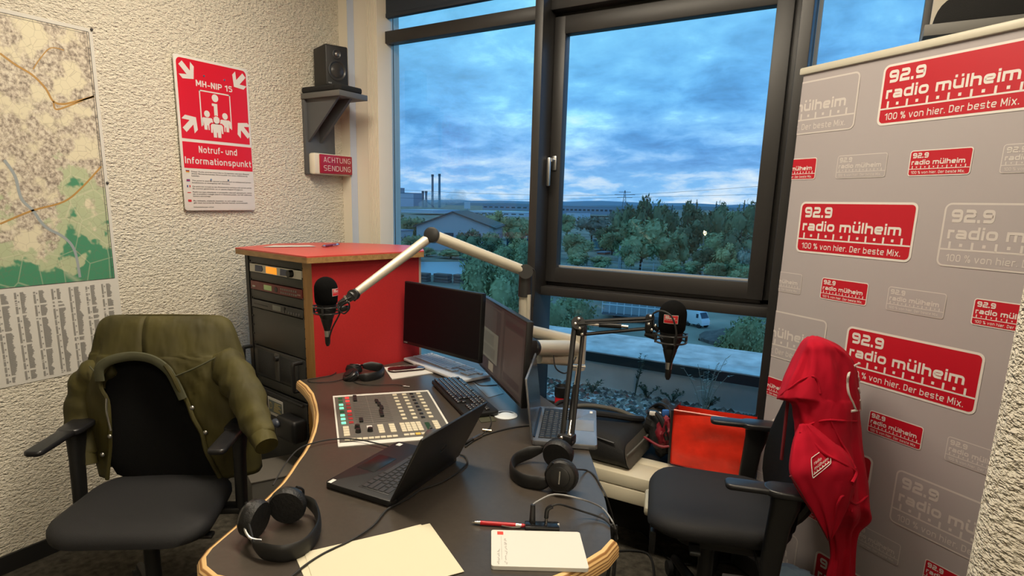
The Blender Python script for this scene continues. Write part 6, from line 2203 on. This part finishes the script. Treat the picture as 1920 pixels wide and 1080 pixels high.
mbs, sl_o = garment(ss, 'front_flap', M_hood, .012, seed=9.)
MB().tube([dep(1502, 800, 1.74), dep(1540, 845, 1.70), dep(1575, 866, 1.69), dep(1604, 884, 1.70), dep(1598, 905, 1.68)], .0045, n=7).build('flap_seam', M_hood, thd, world=True)
MB().tube([dep(1482, 892, 1.70), dep(1507, 930, 1.70), dep(1532, 972, 1.71), dep(1554, 1012, 1.75)], .004, n=7).build('flap_hem', M_hood2, thd, world=True)
MB().tube([dep(1477, 752, 1.84), dep(1472, 800, 1.85), dep(1465, 862, 1.86)], .005, n=7).build('drawstring', M_hood2, thd, world=True)
from mathutils.bvhtree import BVHTree
bv = BVHTree.FromPolygons(mbm.v + [tuple(p) for p in mbs.v], [tuple(f) for f in mbm.f] + [tuple(i + len(mbm.v) for i in f) for f in mbs.f])


def hit(px, py, lift=.002, d0=2.0):
    r = ray(px, py).normalized()
    h_ = bv.ray_cast(CAM, r)
    return (h_[0] - r * lift) if h_[0] else dep(px, py, d0)


for nm, pts in (('hood_hem', [(1458, 747), (1468, 738), (1480, 728), (1496, 716), (1512, 708), (1526, 706), (1534, 718), (1538, 738)]),
                ('yoke_seam', [(1500, 812), (1520, 795), (1550, 788), (1580, 789), (1606, 790)]),
                ('sleeve_seam', [(1556, 786), (1572, 820), (1590, 850), (1604, 878)]),
                ('side_seam', [(1598, 905), (1600, 930), (1596, 960)]),
                ('waist_rib', [(1562, 1000), (1566, 960), (1580, 930), (1604, 945), (1626, 930)])):
    MB().tube([hit(*q, .0005) for q in pts], .0032, n=7).build(nm, M_hood, thd, world=True)
pr = MB()
for pts in ([(1612, 682), (1602, 686), (1592, 700), (1589, 718), (1592, 740), (1600, 758), (1604, 768)], [(1596, 771), (1604, 770), (1613, 769)], [(1612, 750), (1613, 769)], [(1609, 706), (1611, 714)], [(1609, 728), (1612, 737)]):
    pr.tube([hit(*q) for q in pts], .0035, n=6)
pr.build('back_print', M_prt, thd, world=True)
# small printed logo on the flap
o_, ex_, ey_ = hit(1524, 897), (hit(1556, 868) - hit(1524, 897)), (hit(1522, 862) - hit(1524, 897))
LG = Matrix((( ex_.x, ey_.x, 0, o_.x), (ex_.y, ey_.y, 0, o_.y), (ex_.z, ey_.z, 1, o_.z), (0, 0, 0, 1)))
lg = MB()
LQ = lambda u, v: hit(1524 + 34 * u - 3 * v, 897 - 28 * u - 38 * v + 6 * u * v, .003)
for pts in ([(.05, .0), (0, .1), (0, .9), (.1, 1.0), (.45, 1.02)], [(.05, 0), (.9, 0), (1, .12), (1, .45)], [(.06, .14), (.95, .14)]):
    lg.tube([LQ(*q) for q in pts], .0011, n=5, sub=3)
for i in range(6):
    lg.tube([LQ(.12 + i * .15, .15), LQ(.12 + i * .15, .24)], .0012, n=5)
vs, fs = text_mesh('radio', .0)
sx0 = max(p.x for p in vs)
lg.add([LQ(.12 + p.x / sx0 * .42, .58 + p.y * .26) for p in vs], fs)
vs, fs = text_mesh('mülheim', .0)
sx0 = max(p.x for p in vs)
lg.add([LQ(.12 + p.x / sx0 * .78, .32 + p.y * .26) for p in vs], fs)
lg.build('small_logo', M_prt, thd, world=True)

# ================================================================= DISPLAY BANNER
bd = V((.80243, -.59676, 0)).normalized()
bn = V((-bd.y * -1, -bd.x, 0))
bn = V((bd.y, -bd.x, 0))
BO = V((-.262, 2.662, 0))
BM = Matrix(((bd.x, 0, bn.x, BO.x), (bd.y, 0, bn.y, BO.y), (0, 1, 0, 0), (0, 0, 0, 1)))
tb = thing('display_banner', 'tall grey roll-up display banner covered with red and grey radio logos', 'banner', tuple(BM @ V((.52, 0, 0))))
U0, U1 = .014, 1.02
fb = MB()
# layers: 0 cloth 1 red 2 white 3 pale grey
nu = 14
fb.loft([[(U0 + (U1 - U0) * k / nu, z, -.001) for k in range(nu + 1)] for z in (.085, .6, 1.1, 1.6, 1.985)], closed=False)


def logo(u, zt, k, red):
    w, h = .432 * k, .187 * k
    e = lambda x, y, z_: (u + x * k, zt - y * k, z_)
    lw = 2 if red else 3
    T_ = Matrix.Translation((u, zt, 0))

    def rp(x0, y0, x1, y1, r, mi, z_):
        fb.mi = mi
        q = rr((x1 - x0) * k, (y1 - y0) * k, r * k, 5, (x0 + x1) / 2 * k, -(y0 + y1) / 2 * k)
        fb.add([(p[0], p[1], z_) for p in q], [tuple(range(len(q)))], T_)
    rp(0, 0, .432, .187, .020, lw, .0004)
    b = .0072 if red else .0055
    inn = 1 if red else 0
    rp(b, b, .432 - b, .187 - b, .014, inn, .0008)
    fb.mi = lw
    fb.quad(e(b, .1385, .0011), e(.432 - b, .1385, .0011), e(.432 - b, .1335, .0011), e(b, .1335, .0011))
    for i in range(13):
        x = .030 + i * .0305
        if i % 2 == 0:
            fb.quad(e(x - .0032, .135, .0011), e(x + .0032, .135, .0011), e(x + .0032, .113, .0011), e(x - .0032, .113, .0011))
        else:
            fb.quad(e(x - .0042, .127, .0011), e(x + .0042, .127, .0011), e(x + .0042, .118, .0011), e(x - .0042, .118, .0011))
    Tk = T_ @ Matrix.Scale(k, 4)
    fb.stroke('92.9', .022, -.057, .114, .038, M=Tk, t=.24, rad=.2, gap=.14, wide=.98, z=.0012 / k)
    fb.stroke('radio m\u00fclheim', .020, -.105, .370, .036, M=Tk, t=.215, rad=.22, gap=.15, wide=.9, xh=.74, z=.0012 / k)
    fb.stroke('100 % von hier. Der beste Mix.', .026, -.171, .372, .021, M=Tk, t=.15, rad=.26, gap=.2, wide=.76, xh=.74, z=.0012 / k)


for zt, us in ((1.958, ((-.187, 0), (.325, 1), (.836, 0))), (1.527, ((.071, 1), (.580, 0))), (1.103, ((-.187, 0), (.325, 1), (.836, 0))), (.670, ((.055, 1), (.567, 0))), (.235, ((-.187, 0), (.325, 1), (.836, 0)))):
    for u, r in us:
        logo(u, zt, 1.0, r)
for zt, us in ((1.685, ((-.0625, 1), (.2, 0), (.452, 1), (.705, 0), (.957, 1))), (1.258, ((-.064, 0), (.2, 1), (.448, 0), (.702, 1), (.955, 0))), (.833, ((-.064, 1), (.2, 0), (.448, 1), (.698, 0), (.955, 1))), (.420, ((-.064, 0), (.19, 1), (.44, 0), (.697, 1), (.95, 0)))):
    for u, r in us:
        logo(u, zt, .415, r)
bm = bmesh.new()
vv = [bm.verts.new(p) for p in fb.v]
for f, mi in zip(fb.f, fb.m):
    try:
        bm.faces.new([vv[i] for i in f]).material_index = mi
    except ValueError:
        pass
for co, no in (((U0, 0, 0), (-1, 0, 0)), ((U1, 0, 0), (1, 0, 0)), ((0, .0855, 0), (0, -1, 0))):
    bmesh.ops.bisect_plane(bm, geom=list(bm.verts) + list(bm.edges) + list(bm.faces), plane_co=co, plane_no=no, clear_outer=True)
bm.verts.index_update()
fb2 = MB(BM)
fb2.add([v.co.copy() for v in bm.verts], [tuple(v.index for v in f.verts) for f in bm.faces])
fb2.m = [f.material_index for f in bm.faces]
bm.free()
M_cloth = mat('banner_cloth', (.385, .35, .355, 1), .55)
fb2.build('banner_cloth', [M_cloth, mat('banner_red', (.47, .005, .018, 1), .45), mat('banner_white', (.70, .67, .63, 1), .5), mat('banner_pale', (.58, .54, .51, 1), .5)], tb, world=True)
MB(BM).quad((U0, .085, -.0025), (U0, 1.985, -.0025), (U1, 1.985, -.0025), (U1, .085, -.0025)).build('banner_back', M_cloth, tb, world=True)
MB(BM).span((U0 - .012, 1.982, -.012), (U1 + .012, 2.008, .010), bev=.006).build('top_rail', mat('rail_cream', (.55, .52, .42, 1), .4), tb, world=True)
MB(BM).span((U0 - .015, 0, -.09), (U1 + .015, .088, .09), bev=.02).build('base_cassette', M_silver, tb, world=True)
MB(BM).cyl((.52, .05, -.05), (.52, 1.99, -.02), .010, .008, 12).build('rear_pole', M_silver, tb, world=True)

# ================================================================= FLOOR THINGS
t = thing('storage_box', 'flat grey box on the floor beside the rack', 'box', (-1.62, 1.30, 0), radians(-28))
p = onz(525, 862, .30)
t.location = (p.x + .06, p.y - .07, 0)
MB().box((0, 0, .15), (.22, .26, .30), bev=.006).build('body', mat('box_grey', (.085, .08, .07, 1), .6), t)
MB().box((0, 0, .303), (.225, .265, .008), bev=.003).build('lid', mat('box_lid', (.11, .10, .085, 1), .6), t)
p = onz(1425, 1078, .16)
t = thing('cardboard_box', 'small white cardboard box on the floor under the right chair', 'box', (p.x - .02, p.y - .06, 0), radians(20))
MB().box((0, 0, .07), (.18, .13, .14), bev=.004).build('box_body', M_paper, t)
MB().box((-.05, .0, .1415), (.05, .08, .002)).build('label', M_ink, t)
p = onz(1488, 1078, .17)
o = MB().sph((0, 0, 0), (.075, .055, .035), 22, 12, fn=lambda q: q * (1 + .35 * noise.noise(q * 2.4))).build('blue_cloth', mat('light_blue_cloth', (.42, .66, .88, 1), .8))
o.location = (p.x, p.y - .01, .165)
tag(o, 'light blue cloth bundle on the floor box under the right chair', 'cloth')
cable('cable', 'black floor cable curving from the desk towards the right chair', [onz(x, y, .006) for x, y in ((1158, 968), (1180, 985), (1205, 1000), (1235, 1030), (1262, 1052), (1290, 1058), (1340, 1054), (1400, 1058))], .005)
cable('cable', 'black floor cable looping down beside the desk corner', [onz(x, y, .006) for x, y in ((1150, 1034), (1180, 1032), (1210, 1036), (1222, 1050), (1226, 1078), (1222, 1110))], .005)
mb = MB()
t = thing('cable_bundle', 'black cable bundle hanging off the right desk corner', 'cable')
q0 = onz(1150, 985, DZ - .02)
for k in range(4):
    dx = V((random.uniform(-.008, .010), random.uniform(-.008, .008), 0))
    MB().tube([q0 + dx, q0 + dx + V((.004, .0, -.08)), q0 + dx * 1.6 + V((.002, -.01, -.2)), q0 + dx * 2 + V((-.01, 0, -.45)), q0 + dx * 3 + V((-.03, .02, -.70))], .0028, n=6).build('strand', M_rubber, t)
# side table edge behind the left chair
t = thing('side_table', 'low side table with wooden edge behind the left chair', 'table', (-2.70, 1.82, 0))
MB().span((-2.775, 1.60, .70), (-2.60, 1.88, .735), bev=.004).build('table_top', M_post, t, world=True)
for y in (1.63, 1.85):
    MB().span((-2.76, y - .015, 0), (-2.73, y + .015, .70)).build('leg', M_black, t, world=True)
